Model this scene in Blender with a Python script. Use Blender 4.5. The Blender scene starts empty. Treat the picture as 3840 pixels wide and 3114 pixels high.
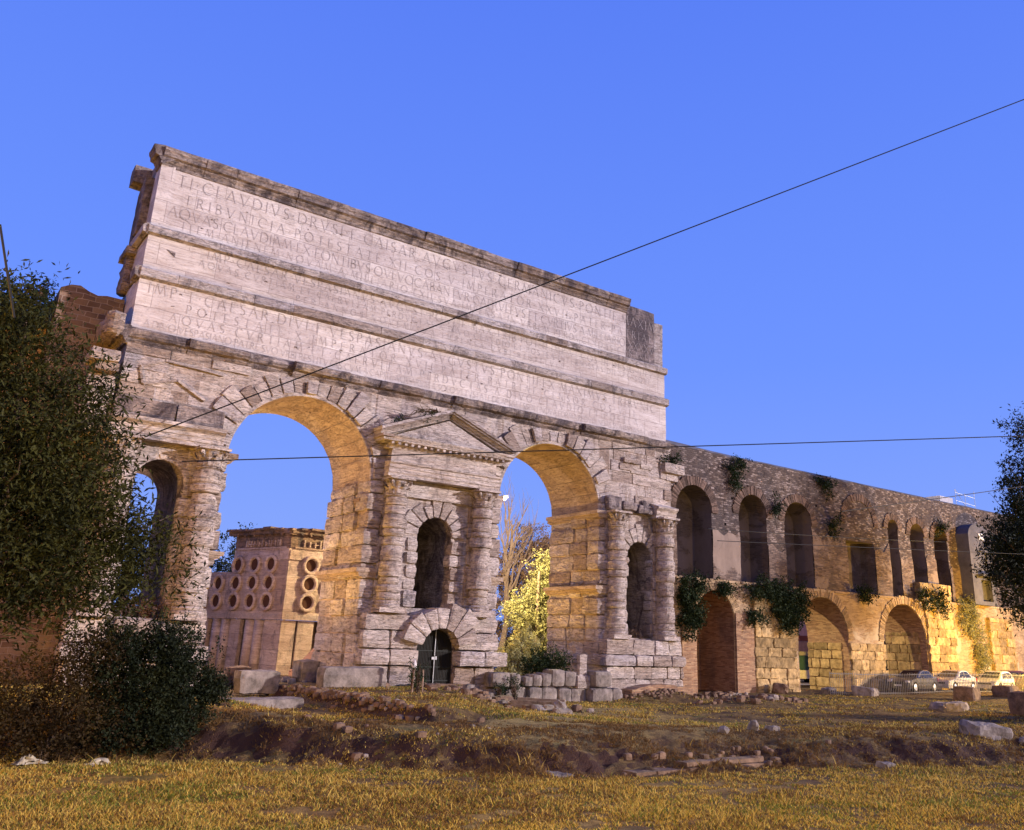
import bpy, math, random
import numpy as np
from mathutils import Vector, Matrix, noise as mnoise
R_ = math.radians
rnd = random.Random(7)
scene = bpy.context.scene
C = scene.collection

# ------------------------------------------------------------------ camera
f_, cx_, cy_, yaw, pit, rol = 3286.27, 2081.78, 1365.9, 0.6333666, 0.3088920, 0.0337425
W0, H0 = 3840.0, 3114.0
cs, sn = math.cos(yaw), math.sin(yaw)
r0 = Vector((cs, -sn, 0)); fw0 = Vector((sn, cs, 0)); up0 = Vector((0, 0, 1))
fw = fw0*math.cos(pit) + up0*math.sin(pit)
u1 = up0*math.cos(pit) - fw0*math.sin(pit)
rr = r0*math.cos(rol) + u1*math.sin(rol)
uu = u1*math.cos(rol) - r0*math.sin(rol)
cam_d = bpy.data.cameras.new("camera"); cam = bpy.data.objects.new("camera", cam_d); C.objects.link(cam)
cam.matrix_world = Matrix(((rr.x, uu.x, -fw.x, -13.786), (rr.y, uu.y, -fw.y, -37.3824), (rr.z, uu.z, -fw.z, 0.0), (0, 0, 0, 1)))
cam_d.sensor_fit = 'HORIZONTAL'; cam_d.sensor_width = 36.0; cam_d.lens = 36.0*f_/W0
cam_d.shift_x = (W0/2-cx_)/W0; cam_d.shift_y = (cy_-H0/2)/W0
cam_d.clip_start = 0.1; cam_d.clip_end = 5000
scene.camera = cam

# ------------------------------------------------------------------ world, sun, exposure
SUN_AZ, SUN_EL = 131.0, 12.0      # compass direction the light comes from (0 = +Y, 90 = +X)
world = bpy.data.worlds.new("World"); scene.world = world; world.use_nodes = True
nt = world.node_tree; nt.nodes.clear()
wo = nt.nodes.new("ShaderNodeOutputWorld"); bg = nt.nodes.new("ShaderNodeBackground")
sky = nt.nodes.new("ShaderNodeTexSky"); sky.sky_type = 'NISHITA'; sky.sun_disc = False
sky.sun_elevation = R_(SUN_EL); sky.sun_rotation = R_(SUN_AZ)
sky.ozone_density = 6.0; sky.dust_density = 0.2; sky.air_density = 1.3
tc = nt.nodes.new("ShaderNodeTexCoord"); sep = nt.nodes.new("ShaderNodeSeparateXYZ")
nt.links.new(tc.outputs['Generated'], sep.inputs[0])
ramp = nt.nodes.new("ShaderNodeValToRGB")
ramp.color_ramp.elements[0].position = 0.0; ramp.color_ramp.elements[0].color = (0.27, 0.40, 0.95, 1)
ramp.color_ramp.elements[1].position = 0.82; ramp.color_ramp.elements[1].color = (0.075, 0.175, 0.88, 1)
e = ramp.color_ramp.elements.new(0.3); e.color = (0.155, 0.295, 1.0, 1)
nt.links.new(sep.outputs['Z'], ramp.inputs['Fac'])
mx = nt.nodes.new("ShaderNodeMix"); mx.data_type = 'RGBA'; mx.blend_type = 'MIX'; mx.inputs[0].default_value = 0.93
sc_ = nt.nodes.new("ShaderNodeVectorMath"); sc_.operation = 'SCALE'; sc_.inputs['Scale'].default_value = 8.4
nt.links.new(ramp.outputs['Color'], sc_.inputs[0])
nt.links.new(sky.outputs['Color'], mx.inputs[6]); nt.links.new(sc_.outputs[0], mx.inputs[7])
nt.links.new(mx.outputs[2], bg.inputs['Color']); bg.inputs['Strength'].default_value = 0.10
nt.links.new(bg.outputs[0], wo.inputs[0])
sd = bpy.data.lights.new("sun", 'SUN'); sun = bpy.data.objects.new("sun", sd); C.objects.link(sun)
sd.energy = 4.8; sd.angle = R_(2.0); sd.color = (1.0, 0.89, 0.93)
dirv = Vector((math.sin(R_(SUN_AZ))*math.cos(R_(SUN_EL)), math.cos(R_(SUN_AZ))*math.cos(R_(SUN_EL)), math.sin(R_(SUN_EL))))
sun.rotation_euler = dirv.to_track_quat('Z', 'Y').to_euler(); sun.location = dirv*60
scene.view_settings.view_transform = 'Standard'; scene.view_settings.look = 'None'
scene.view_settings.exposure = 0.34; scene.view_settings.gamma = 1.0

# ------------------------------------------------------------------ numpy value noise
def _h(ix, iy, s):
    n = (ix*374761393 + iy*668265263 + s*982451653) & 0x7fffffff
    n = ((n ^ (n >> 13))*1274126177) & 0x7fffffff
    return ((n ^ (n >> 16)) & 0xffff)/65535.0
def vnoise(x, y, s=0):
    x = np.asarray(x, float); y = np.asarray(y, float)
    ix = np.floor(x).astype(np.int64); iy = np.floor(y).astype(np.int64)
    fx = x-ix; fy = y-iy; fx = fx*fx*(3-2*fx); fy = fy*fy*(3-2*fy)
    a = _h(ix, iy, s); b = _h(ix+1, iy, s); c = _h(ix, iy+1, s); d = _h(ix+1, iy+1, s)
    return (a*(1-fx)+b*fx)*(1-fy)+(c*(1-fx)+d*fx)*fy
def fbm(x, y, s=0, o=4):
    t = 0; a = .5; k = 1.0
    for i in range(o):
        t = t+a*(vnoise(np.asarray(x)*k+i*17.3, np.asarray(y)*k-i*9.1, s+i)-.5); a *= .5; k *= 2.03
    return t
def sst(a, b, x):
    t = np.clip((x-a)/(b-a), 0, 1); return t*t*(3-2*t)

# ------------------------------------------------------------------ terrain
_sx = np.array([-60, -16, -10.1, -7.3, -4.8, -1.6, 3.2, 8.9, 12.3, 40, 120.])
_sy = np.array([-13, -13, -14.3, -15.0, -17.3, -20.2, -21.4, -22.8, -24.2, -30, -40.])
def H(x, y):
    x = np.asarray(x, float); y = np.asarray(y, float)
    wob = fbm(x*.35, y*.35, 5, 3)
    yb = np.interp(x, _sx, _sy)+wob*1.6            # foot of the scarp
    d = y-yb
    amt = .62+.22*sst(-1, -7, x)
    up = -2.75+amt*(sst(0, 1.7, d)*.75+sst(1.5, 3.4, d)*.25)
    # far side settles to the level round the piers
    up = up-.33*sst(2.0, 8.5, d)*sst(2, 9, x)
    right = sst(9, 14, x)*(1-sst(22, 30, x))*sst(-9, -3, y)
    up = up-right*.20
    up = up+.12*sst(40, 47, x)
    # second terrace in front of the left arch
    tb = sst(-4.4, -3.5, x+wob*.8)*sst(-15.2, -13.6, y+wob)*(1-sst(1, 3, x))
    up = up*(1-tb)+(-2.38)*tb
    lowl = (1-sst(-5.2, -4.2, x))*sst(1.0, 4, d)*sst(-14, -10, y)*(1-sst(-3, 2, y))
    up = up-lowl*.10
    # raised platform before the middle pier
    ta = sst(-.35, .15, x+wob*.5)*sst(-14.2, -12.3, y+wob*.6)*(1-sst(-1.6, 1.3, x+wob*1.2-np.clip(9.4+(y+1.5)*.66, 1.6, 9.6)))
    ta = ta*(1-sst(12, 16, y))
    up = up*(1-ta)+(-1.97)*ta
    # ditch with the slab remains, and rubble lump
    up = up-.38*np.exp(-(((x-3.9)/2.9)**2+((y+20.3)/1.0)**2))
    up = up+.30*np.exp(-(((x-21.5)/2.6)**2+((y+6.8)/1.3)**2))
    up = up+.55*np.exp(-(((x-20.0)/2.6)**2+((y+1.6)/1.2)**2))
    # road behind
    up = up*(1-sst(9, 13, y))+(-2.35)*sst(9, 13, y)
    up = up+1.6*sst(60, 70, x)*sst(-6, 0, y)*(1-sst(9, 12, y))
    rough = .10*fbm(x*1.3, y*1.3, 2, 5)+.09*fbm(x*3.6, y*3.6, 9, 3)
    sc = np.exp(-((d-.9)/1.1)**2)
    rough = rough*(1+3.4*sc)
    return up+rough*(1-sst(8, 12, y))
def hz(x, y): return float(H(x, y))

# ------------------------------------------------------------------ materials
class NT:
    def __init__(s, name):
        s.m = bpy.data.materials.new(name); s.m.use_nodes = True; s.t = s.m.node_tree; s.t.nodes.clear()
        s.o = s.n("ShaderNodeOutputMaterial"); s.b = s.n("ShaderNodeBsdfPrincipled"); s.l(s.b.outputs[0], s.o.inputs[0])
        s.b.inputs['Roughness'].default_value = .9
        s.b.inputs['Specular IOR Level'].default_value = .2
    def n(s, t, **k):
        x = s.t.nodes.new(t)
        for a, b in k.items(): setattr(x, a, b)
        return x
    def l(s, a, b): s.t.links.new(a, b)
    def pos(s, scale=(1, 1, 1), off=(0, 0, 0), rot=(0, 0, 0)):
        g = s.n("ShaderNodeNewGeometry"); m = s.n("ShaderNodeMapping")
        m.inputs['Scale'].default_value = scale; m.inputs['Location'].default_value = off; m.inputs['Rotation'].default_value = rot
        s.l(g.outputs['Position'], m.inputs[0]); return m.outputs[0]
    def noise(s, scale, vec, detail=5, rough=.6, dist=0):
        n = s.n("ShaderNodeTexNoise"); n.inputs['Scale'].default_value = scale; n.inputs['Detail'].default_value = detail
        n.inputs['Roughness'].default_value = rough; n.inputs['Distortion'].default_value = dist
        s.l(vec, n.inputs['Vector']); return n.outputs['Fac']
    def ramp(s, fac, stops):
        r = s.n("ShaderNodeValToRGB"); el = r.color_ramp.elements
        while len(el) < len(stops): el.new(.5)
        for i, (p, c) in enumerate(stops):
            el[i].position = p; el[i].color = (c[0], c[1], c[2], 1) if not isinstance(c, (int, float)) else (c, c, c, 1)
        s.l(fac, r.inputs['Fac']); return r.outputs['Color']
    def mix(s, f, a, b, mode='MIX'):
        m = s.n("ShaderNodeMix", data_type='RGBA', blend_type=mode)
        for i, v in ((0, f), (6, a), (7, b)):
            if isinstance(v, (int, float)) and i == 0: m.inputs[0].default_value = v
            elif isinstance(v, tuple): m.inputs[i].default_value = (*v, 1)
            else: s.l(v, m.inputs[i])
        return m.outputs[2]
    def math(s, op, a, b=0.0, c=None):
        m = s.n("ShaderNodeMath", operation=op)
        for i, v in enumerate((a, b) if c is None else (a, b, c)):
            if isinstance(v, (int, float)): m.inputs[i].default_value = v
            else: s.l(v, m.inputs[i])
        return m.outputs[0]
    def bump(s, h, strength=.5, dist=.05):
        b = s.n("ShaderNodeBump"); b.inputs['Strength'].default_value = strength; b.inputs['Distance'].default_value = dist
        s.l(h, b.inputs['Height']); s.l(b.outputs[0], s.b.inputs['Normal']); return b
    def brick(s, vec, w, h, mortar, off=.5, smooth=.1, bias=0.):
        b = s.n("ShaderNodeTexBrick"); b.offset = off
        b.inputs['Scale'].default_value = 1; b.inputs['Brick Width'].default_value = w; b.inputs['Row Height'].default_value = h
        b.inputs['Mortar Size'].default_value = mortar; b.inputs['Mortar Smooth'].default_value = smooth
        b.inputs['Color1'].default_value = (0, 0, 0, 1); b.inputs['Color2'].default_value = (1, 1, 1, 1); b.inputs['Mortar'].default_value = (.5, .5, .5, 1)
        s.l(vec, b.inputs['Vector']); return b
    def xz(s, dist=0., dscale=2.):
        """world x+y , z as 2D wall coordinates, optionally wobbled"""
        g = s.n("ShaderNodeNewGeometry"); sp = s.n("ShaderNodeSeparateXYZ"); s.l(g.outputs['Position'], sp.inputs[0])
        a = s.math('ADD', sp.outputs['X'], sp.outputs['Y']); cb = s.n("ShaderNodeCombineXYZ")
        s.l(a, cb.inputs[0]); s.l(sp.outputs['Z'], cb.inputs[1])
        if dist:
            n = s.n("ShaderNodeTexNoise"); n.inputs['Scale'].default_value = dscale; s.l(g.outputs['Position'], n.inputs['Vector'])
            v = s.n("ShaderNodeVectorMath", operation='MULTIPLY_ADD'); s.l(n.outputs['Color'], v.inputs[0])
            v.inputs[1].default_value = (dist, dist, 0); s.l(cb.outputs[0], v.inputs[2]); return v.outputs[0]
        return cb.outputs[0]
    def col(s, c):
        if isinstance(c, tuple): s.b.inputs['Base Color'].default_value = (*c, 1)
        else: s.l(c, s.b.inputs['Base Color'])

def travertine(name, tint=(1, 1, 1), grime=.5, joints=None, bump=.6, streak=1.0, isl_=1.0):
    t = NT(name)
    fine = t.noise(1.0, t.pos((1.3, 1.3, 19)), 7, .72, .7)
    mid = t.noise(1.0, t.pos((.5, .5, 1.6)), 6, .7, .4)
    a = t.ramp(fine, [(.28, (.27*tint[0], .215*tint[1], .175*tint[2])), (.44, (.52*tint[0], .46*tint[1], .41*tint[2])), (.75, (.66*tint[0], .61*tint[1], .56*tint[2]))])
    b = t.mix(t.ramp(mid, [(.32, 0), (.66, 1)]), (.74, .68, .64), (1.08, 1.07, 1.06))
    c = t.mix(1.0, a, b, 'MULTIPLY')
    isl = t.n('ShaderNodeNewGeometry').outputs['Random Per Island']
    c = t.mix(isl_, c, t.ramp(isl, [(0, (.60, .53, .48)), (.35, (.88, .86, .85)), (.8, (1.06, 1.05, 1.05)), (1, (.78, .78, .84))]), 'MULTIPLY')
    big = t.noise(1.0, t.pos((.9, .9, .5), (3, 7, 1)), 9, .76, 1.0)
    gm = t.ramp(big, [(.64-.20*grime, 0), (.74-.14*grime, 1)])
    c = t.mix(t.math('MULTIPLY', gm, min(1., .50+.42*grime)), c, (.085, .068, .072))
    run = t.noise(1.0, t.pos((2.6, 2.6, .22), (1, 5, 2)), 6, .7, .3)     # rain streaks
    rm = t.math('MULTIPLY', t.ramp(run, [(.52, 0), (.68, 1)]), t.ramp(mid, [(.35, 1), (.62, .15)]))
    c = t.mix(t.math('MULTIPLY', rm, .25+.35*grime), c, (.15, .12, .115))
    fis = t.noise(1.0, t.pos((.8, .8, 7.5), (9, 4, 0)), 6, .75, .9)      # bedding fissures
    fm = t.ramp(fis, [(.485, 0), (.5, 1), (.515, 0)])
    pit_ = t.noise(1.0, t.pos((5, 5, 26)), 5, .75)
    pm = t.ramp(pit_, [(.57, 0), (.66, 1)])
    c = t.mix(t.math('MULTIPLY', pm, .30+.32*isl_), c, (.12, .09, .078))
    c = t.mix(t.math('MULTIPLY', fm, .45*streak), c, (.10, .075, .07))
    hgt = t.math('ADD', t.math('MULTIPLY', fine, .8*streak), t.math('MULTIPLY', pm, -.6))
    hgt = t.math('ADD', hgt, t.math('MULTIPLY', fm, -.5*streak))
    hgt = t.math('ADD', hgt, t.math('MULTIPLY', mid, 1.2))
    if joints:
        br = t.brick(t.xz(.03, 1.5), joints[0], joints[1], .012)
        c = t.mix(t.math('MULTIPLY', br.outputs['Fac'], .6), c, (.16, .13, .12))
        tone = t.mix(br.outputs['Color'], (.84, .81, .82), (1.06, 1.05, 1.03))
        c = t.mix(1.0, c, tone, 'MULTIPLY')
        hgt = t.math('SUBTRACT', hgt, t.math('MULTIPLY', br.outputs['Fac'], 1.2))
    t.col(c); t.bump(hgt, min(1., bump*1.3), .09); return t.m

def masonry(name, w, h, cols, mortar, msize=.012, dist=.05, stain=.4, bump=.7, dscale=3., plaster=None):
    t = NT(name)
    br = t.brick(t.xz(dist, dscale), w, h, msize, smooth=.3)
    n2 = t.noise(1.0, t.pos((1/w*.45, 1/w*.45, 1/h*.45)), 2, .5)
    tone = t.math('ADD', t.math('MULTIPLY', br.outputs['Color'], .55), t.math('MULTIPLY', n2, .55))
    c = t.ramp(tone, [(.2+.6*i/(len(cols)-1), k) for i, k in enumerate(cols)])
    c = t.mix(br.outputs['Fac'], c, mortar)
    st = t.noise(1.0, t.pos((.55, .55, .3), (11, 2, 5)), 7, .7, .8)
    sm = t.ramp(st, [(.42, 0), (.68, 1)])
    c = t.mix(t.math('MULTIPLY', sm, stain), c, (.06, .05, .05))
    gr = t.noise(14.0, t.pos(), 4, .7)
    c = t.mix(1.0, c, t.mix(gr, (.75, .75, .75), (1.25, 1.25, 1.25)), 'MULTIPLY')
    hh = t.math('ADD', t.math('MULTIPLY', br.outputs['Fac'], -1.0), t.math('MULTIPLY', gr, .5))
    hh = t.math('ADD', hh, t.math('MULTIPLY', tone, .8))
    if plaster:
        pn = t.noise(1.0, t.pos((.35, .35, .5), (1, 3, 9)), 6, .65, .5)
        pm = t.ramp(pn, [(plaster[1], 0), (plaster[1]+.04, 1)])
        pc = t.mix(t.noise(2.5, t.pos((1, 1, .6)), 5, .7), plaster[0], tuple(v*.62 for v in plaster[0]))
        c = t.mix(pm, c, pc); hh = t.mix(pm, hh, (.3, .3, .3))
    t.col(c); t.bump(hh, bump, .04); return t.m

def plain(name, c, rough=.8, metal=0., var=.25, sc=3., bump=.2, spec=.2, isl=0.):
    t = NT(name); n = t.noise(sc, t.pos(), 6, .72)
    cc = t.mix(t.ramp(n, [(.3, 0), (.7, 1)]), tuple(v*(1-var) for v in c), tuple(min(1, v*(1+var)) for v in c))
    if isl: cc = t.mix(1.0, cc, t.ramp(t.n('ShaderNodeNewGeometry').outputs['Random Per Island'], [(0, 1-isl), (1, 1+isl*.5)]), 'MULTIPLY')
    t.col(cc)
    t.b.inputs['Roughness'].default_value = rough; t.b.inputs['Metallic'].default_value = metal
    t.b.inputs['Specular IOR Level'].default_value = spec
    if bump: t.bump(t.noise(sc*6, t.pos(), 4, .6), bump, .02)
    return t.m

def leafmat(name, cols, rough=.7, trans=.25, sc=1.3):
    t = NT(name)
    n = t.noise(sc, t.pos(), 3, .7); n2 = t.noise(25, t.pos(), 1, .5)
    c = t.ramp(t.math('ADD', t.math('MULTIPLY', n, .5), t.math('MULTIPLY', n2, .5)), [(.3+.4*i/(len(cols)-1), k) for i, k in enumerate(cols)])
    t.col(c); t.b.inputs['Roughness'].default_value = rough; t.b.inputs['Specular IOR Level'].default_value = .12
    tr = t.n("ShaderNodeBsdfTranslucent"); t.l(c, tr.inputs['Color']); ms = t.n("ShaderNodeMixShader"); ms.inputs[0].default_value = trans
    t.l(t.b.outputs[0], ms.inputs[1]); t.l(tr.outputs[0], ms.inputs[2]); t.l(ms.outputs[0], t.o.inputs[0]); return t.m

def emis(name, c, s):
    t = NT(name); t.col(c); t.b.inputs['Emission Color'].default_value = (*c, 1); t.b.inputs['Emission Strength'].default_value = s; return t.m

M = {}
M['trav'] = travertine('travertine', (1.04, 1.02, 1.02), .38, bump=.8)
M['travpier'] = travertine('travertine rough', (1.02, .99, .98), .46, bump=1.0)
M['travattic'] = travertine('travertine dressed', (.99, 1.03, 1.10), .2, (2.4, .98), .35, .3, .30)
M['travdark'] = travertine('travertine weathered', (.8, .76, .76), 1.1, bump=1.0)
M['travband'] = travertine('travertine cornice', (.93, .94, 1.0), .7, bump=.8)
M['travsoff'] = travertine('travertine vault', (.84, .74, .60), .4, (1.5, .8), .6, .6)
M['glyph'] = plain('cut lettering', (.32, .28, .275), .95, bump=0, var=.3, sc=1.5)
M['rubble'] = masonry('rubble masonry', .30, .13, [(.03, .02, .018), (.075, .05, .04), (.12, .085, .065), (.28, .22, .19)], (.095, .07, .058), .02, .16, .7, 1.2, 4.)
M['uwall'] = masonry('patched brick and plaster', .34, .11, [(.07, .045, .035), (.15, .10, .075), (.24, .17, .125)], (.15, .11, .085), .016, .022, .55, 1.0, 2., ((.27, .20, .155), .52))
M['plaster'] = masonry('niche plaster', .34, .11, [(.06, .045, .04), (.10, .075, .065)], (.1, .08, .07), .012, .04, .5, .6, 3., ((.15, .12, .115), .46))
M['brick'] = masonry('thin roman brick', .36, .075, [(.16, .08, .045), (.30, .16, .085), (.42, .26, .14)], (.30, .22, .15), .012, .010, .3, .8, 1.2)
M['brickred'] = masonry('red infill brick', .34, .075, [(.16, .07, .035), (.30, .15, .075), (.40, .22, .12)], (.24, .15, .09), .012, .010, .5, .8, 1.2)
M['bricklow'] = masonry('arcade brick', .36, .075, [(.24, .15, .08), (.36, .24, .13), (.46, .32, .18)], (.36, .27, .17), .010, .010, .35, .7, 1.2, ((.46, .36, .24), .56))
M['voussbrick'] = plain('radial brick', (.135, .09, .068), .95, var=.5, sc=6, bump=.8, isl=.6)
M['tufa'] = plain('tufa block', (.34, .235, .11), .95, var=.6, sc=2.6, bump=1.0, isl=.45)
M['tufablk'] = masonry('brown tufa ashlar', .48, .235, [(.07, .04, .03), (.14, .088, .06), (.20, .135, .095)], (.26, .20, .165), .016, .16, .35, .9, 2.)
M['concrete'] = plain('channel render', (.10, .095, .11), .9, var=.3, sc=1.2)
M['rock'] = plain('fallen travertine', (.21, .175, .15), .95, var=.62, sc=2.4, bump=1.0, isl=.3)
M['darkrock'] = plain('brown rubble stone', (.14, .09, .06), .95, var=.6, sc=3, bump=.9)
M['iron'] = plain('dark iron', (.012, .014, .012), .55, .3, bump=.1)
M['zinc'] = plain('grey steel', (.28, .28, .28), .5, .5, bump=0)
M['cable'] = plain('black cable', (.01, .01, .012), .7, bump=0)
M['bark'] = plain('bark', (.09, .06, .04), .95, var=.5, sc=8, bump=.8)
M['barkpale'] = plain('pale bark', (.22, .16, .12), .95, var=.4, sc=5, bump=.6)
M['barkbrown'] = plain('grey brown bark', (.12, .085, .075), .95, var=.4, sc=5, bump=.5)
M['void'] = plain('unlit interior', (.02, .015, .012), 1, bump=0)

# ------------------------------------------------------------------ mesh builder
def nz(p, s=1.0): return mnoise.noise(Vector(p)*s)
class MB:
    def __init__(s): s.v = []; s.f = []; s.mi = []; s.m = 0
    def add(s, vs, fs):
        o = len(s.v); s.v.extend(vs); s.f.extend([tuple(i+o for i in f) for f in fs]); s.mi.extend([s.m]*len(fs))
    def quad(s, a, b, c, d): s.add([a, b, c, d], [(0, 1, 2, 3)])
    def box(s, x0, x1, y0, y1, z0, z1):
        s.add([(x0, y0, z0), (x1, y0, z0), (x1, y1, z0), (x0, y1, z0), (x0, y0, z1), (x1, y0, z1), (x1, y1, z1), (x0, y1, z1)],
              [(0, 3, 2, 1), (4, 5, 6, 7), (0, 1, 5, 4), (1, 2, 6, 5), (2, 3, 7, 6), (3, 0, 4, 7)])
    def hexa(s, c, n=(3, 3, 3), amp=.03, bev=.05, ns=1.7, seed=0.):
        """c: 8 corners like box(); subdivided, edge-worn, noisy block"""
        c = [Vector(p) for p in c]; ctr = sum(c, Vector())/8
        size = max((c[6]-c[0]).length, .2); idx = {}; vs = []; fs = []
        def V(i, j, k):
            key = (i, j, k)
            if key in idx: return idx[key]
            a, b, g = i/n[0], j/n[1], k/n[2]
            p = (c[0]*(1-a)*(1-b)+c[1]*a*(1-b)+c[2]*a*b+c[3]*(1-a)*b)*(1-g)+(c[4]*(1-a)*(1-b)+c[5]*a*(1-b)+c[6]*a*b+c[7]*(1-a)*b)*g
            e = (i in (0, n[0]))+(j in (0, n[1]))+(k in (0, n[2]))
            d = ctr-p
            if e >= 2: p = p+d.normalized()*bev*(1.0 if e == 2 else 1.7)*(.6+.8*abs(nz(p, 2.3)))
            q = Vector((p.x*ns+seed, p.y*ns+seed*.7, p.z*ns*1.9-seed))
            o = mnoise.noise_vector(q)*.62+mnoise.noise_vector(q*2.7)*.42+mnoise.noise_vector(q*6.1)*.25
            p = p+Vector((o.x, o.y, o.z*.5))*amp
            idx[key] = len(vs); vs.append(tuple(p)); return idx[key]
        A, B, G = n
        for i in range(A):
            for j in range(B):
                fs.append((V(i, j, 0), V(i, j+1, 0), V(i+1, j+1, 0), V(i+1, j, 0))); fs.append((V(i, j, G), V(i+1, j, G), V(i+1, j+1, G), V(i, j+1, G)))
            for k in range(G):
                fs.append((V(i, 0, k), V(i+1, 0, k), V(i+1, 0, k+1), V(i, 0, k+1))); fs.append((V(i, B, k), V(i, B, k+1), V(i+1, B, k+1), V(i+1, B, k)))
        for j in range(B):
            for k in range(G):
                fs.append((V(0, j, k), V(0, j, k+1), V(0, j+1, k+1), V(0, j+1, k))); fs.append((V(A, j, k), V(A, j+1, k), V(A, j+1, k+1), V(A, j, k+1)))
        s.add(vs, fs)
    def block(s, x0, x1, y0, y1, z0, z1, amp=.03, bev=.04, res=.3, ns=1.7, seed=None):
        if seed is None: seed = rnd.random()*50
        n = tuple(max(1, min(9, int(round(abs(d)/res)))) for d in (x1-x0, y1-y0, z1-z0))
        s.hexa([(x0, y0, z0), (x1, y0, z0), (x1, y1, z0), (x0, y1, z0), (x0, y0, z1), (x1, y0, z1), (x1, y1, z1), (x0, y1, z1)], n, amp, bev, ns, seed)
    def wedge(s, cx, cz, r0, r1, a0, a1, y0, y1, n=(2, 1, 2), amp=.03, bev=.03, kx=1.0):
        P = lambda r, a, y: (cx+math.cos(a)*r*kx, y, cz+math.sin(a)*r)
        s.hexa([P(r0, a1, y0), P(r0, a0, y0), P(r0, a0, y1), P(r0, a1, y1), P(r1, a1, y0), P(r1, a0, y0), P(r1, a0, y1), P(r1, a1, y1)], n, amp, bev, seed=rnd.random()*50)
    def tube(s, pts, r, n=8, cap=True):
        pts = [Vector(p) for p in pts]; rs = r if isinstance(r, (list, tuple)) else [r]*len(pts)
        vs = []; fs = []; ref = None
        for i, p in enumerate(pts):
            d = (pts[min(i+1, len(pts)-1)]-pts[max(i-1, 0)])
            if d.length < 1e-6: d = Vector((0, 0, 1))
            d.normalize()
            if ref is None: ref = Vector((1, 0, 0)) if abs(d.x) < .8 else Vector((0, 1, 0))
            u = (ref-d*ref.dot(d))
            if u.length < 1e-4: u = d.orthogonal()
            u.normalize(); w = d.cross(u); ref = u
            for k in range(n):
                a = 2*math.pi*k/n; vs.append(tuple(p+(u*math.cos(a)+w*math.sin(a))*rs[i]))
        for i in range(len(pts)-1):
            for k in range(n):
                fs.append((i*n+k, i*n+(k+1) % n, (i+1)*n+(k+1) % n, (i+1)*n+k))
        if cap: fs.append(tuple(range(n-1, -1, -1))); fs.append(tuple((len(pts)-1)*n+k for k in range(n)))
        s.add(vs, fs)
    def lathe(s, cx, cy, prof, n=24, amp=0., seed=0.):
        vs = []; fs = []
        for (r, z) in prof:
            for k in range(n):
                a = 2*math.pi*k/n; x = cx+math.cos(a)*r; y = cy+math.sin(a)*r
                if amp:
                    q = nz((x*1.5+seed, y*1.5, z*2.2), 1)*.6+nz((x*4, y*4+seed, z*5), 1)*.4
                    x += math.cos(a)*q*amp; y += math.sin(a)*q*amp
                vs.append((x, y, z))
        for i in range(len(prof)-1):
            for k in range(n): fs.append((i*n+k, i*n+(k+1) % n, (i+1)*n+(k+1) % n, (i+1)*n+k))
        fs.append(tuple(range(n-1, -1, -1))); fs.append(tuple((len(prof)-1)*n+k for k in range(n)))
        s.add(vs, fs)
    def prof_x(s, x0, x1, prof, y=0., step=.35, amp=.0, seed=0., ends=True):
        """moulding: profile of (protrusion, z) swept along x; front at y - protrusion"""
        n = max(2, int((x1-x0)/step)+1); vs = []; fs = []; m = len(prof)
        for i in range(n):
            x = x0+(x1-x0)*i/(n-1)
            for (p, z) in prof:
                a = amp*(nz((x*1.3+seed, z*3, 1.3), 1)+.6*nz((x*5, z*6, seed), 1)) if p > .01 else 0
                b = amp*.35*nz((x*2, z*2+9, seed), 1) if p > .01 else 0
                vs.append((x, y-p-a, z+b))
        for i in range(n-1):
            for k in range(m-1): fs.append((i*m+k, (i+1)*m+k, (i+1)*m+k+1, i*m+k+1))
        if ends: fs.append(tuple(range(m-1, -1, -1))); fs.append(tuple((n-1)*m+k for k in range(m)))
        s.add(vs, fs)
    def archwall(s, x0, x1, z0, z1, y0, y1, ops, step=.4, amp=.03, zs=.5, mats=None, back=True, top=None):
        """wall slab; ops = dict(cx,hw,zs,zb,rise,depth|None,m)"""
        bx = {x0, x1}; n = int((x1-x0)/step)+1
        for i in range(n+1): bx.add(x0+(x1-x0)*i/n)
        for o in ops:
            k = 14 if o.get('rise', 1) else 1
            for i in range(k+1): bx.add(o['cx']-o['hw']*math.cos(math.pi*i/k))
        bx = sorted(x for x in bx if x0-1e-6 <= x <= x1+1e-6); b2 = [bx[0]]
        for x in bx[1:]:
            if x-b2[-1] > 1e-4: b2.append(x)
        bx = b2
        def az(o, x):
            t = max(0., 1-((x-o['cx'])/o['hw'])**2); return o['zs']+math.sqrt(t)*o['hw']*o.get('rise', 1)
        def d(x, z): return amp*(nz((x*.9, z*1.1, 4.), 1)+.5*nz((x*3, z*3.4, 2.), 1))
        tz = (lambda x: z1) if top is None else top
        m0 = s.m
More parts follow.
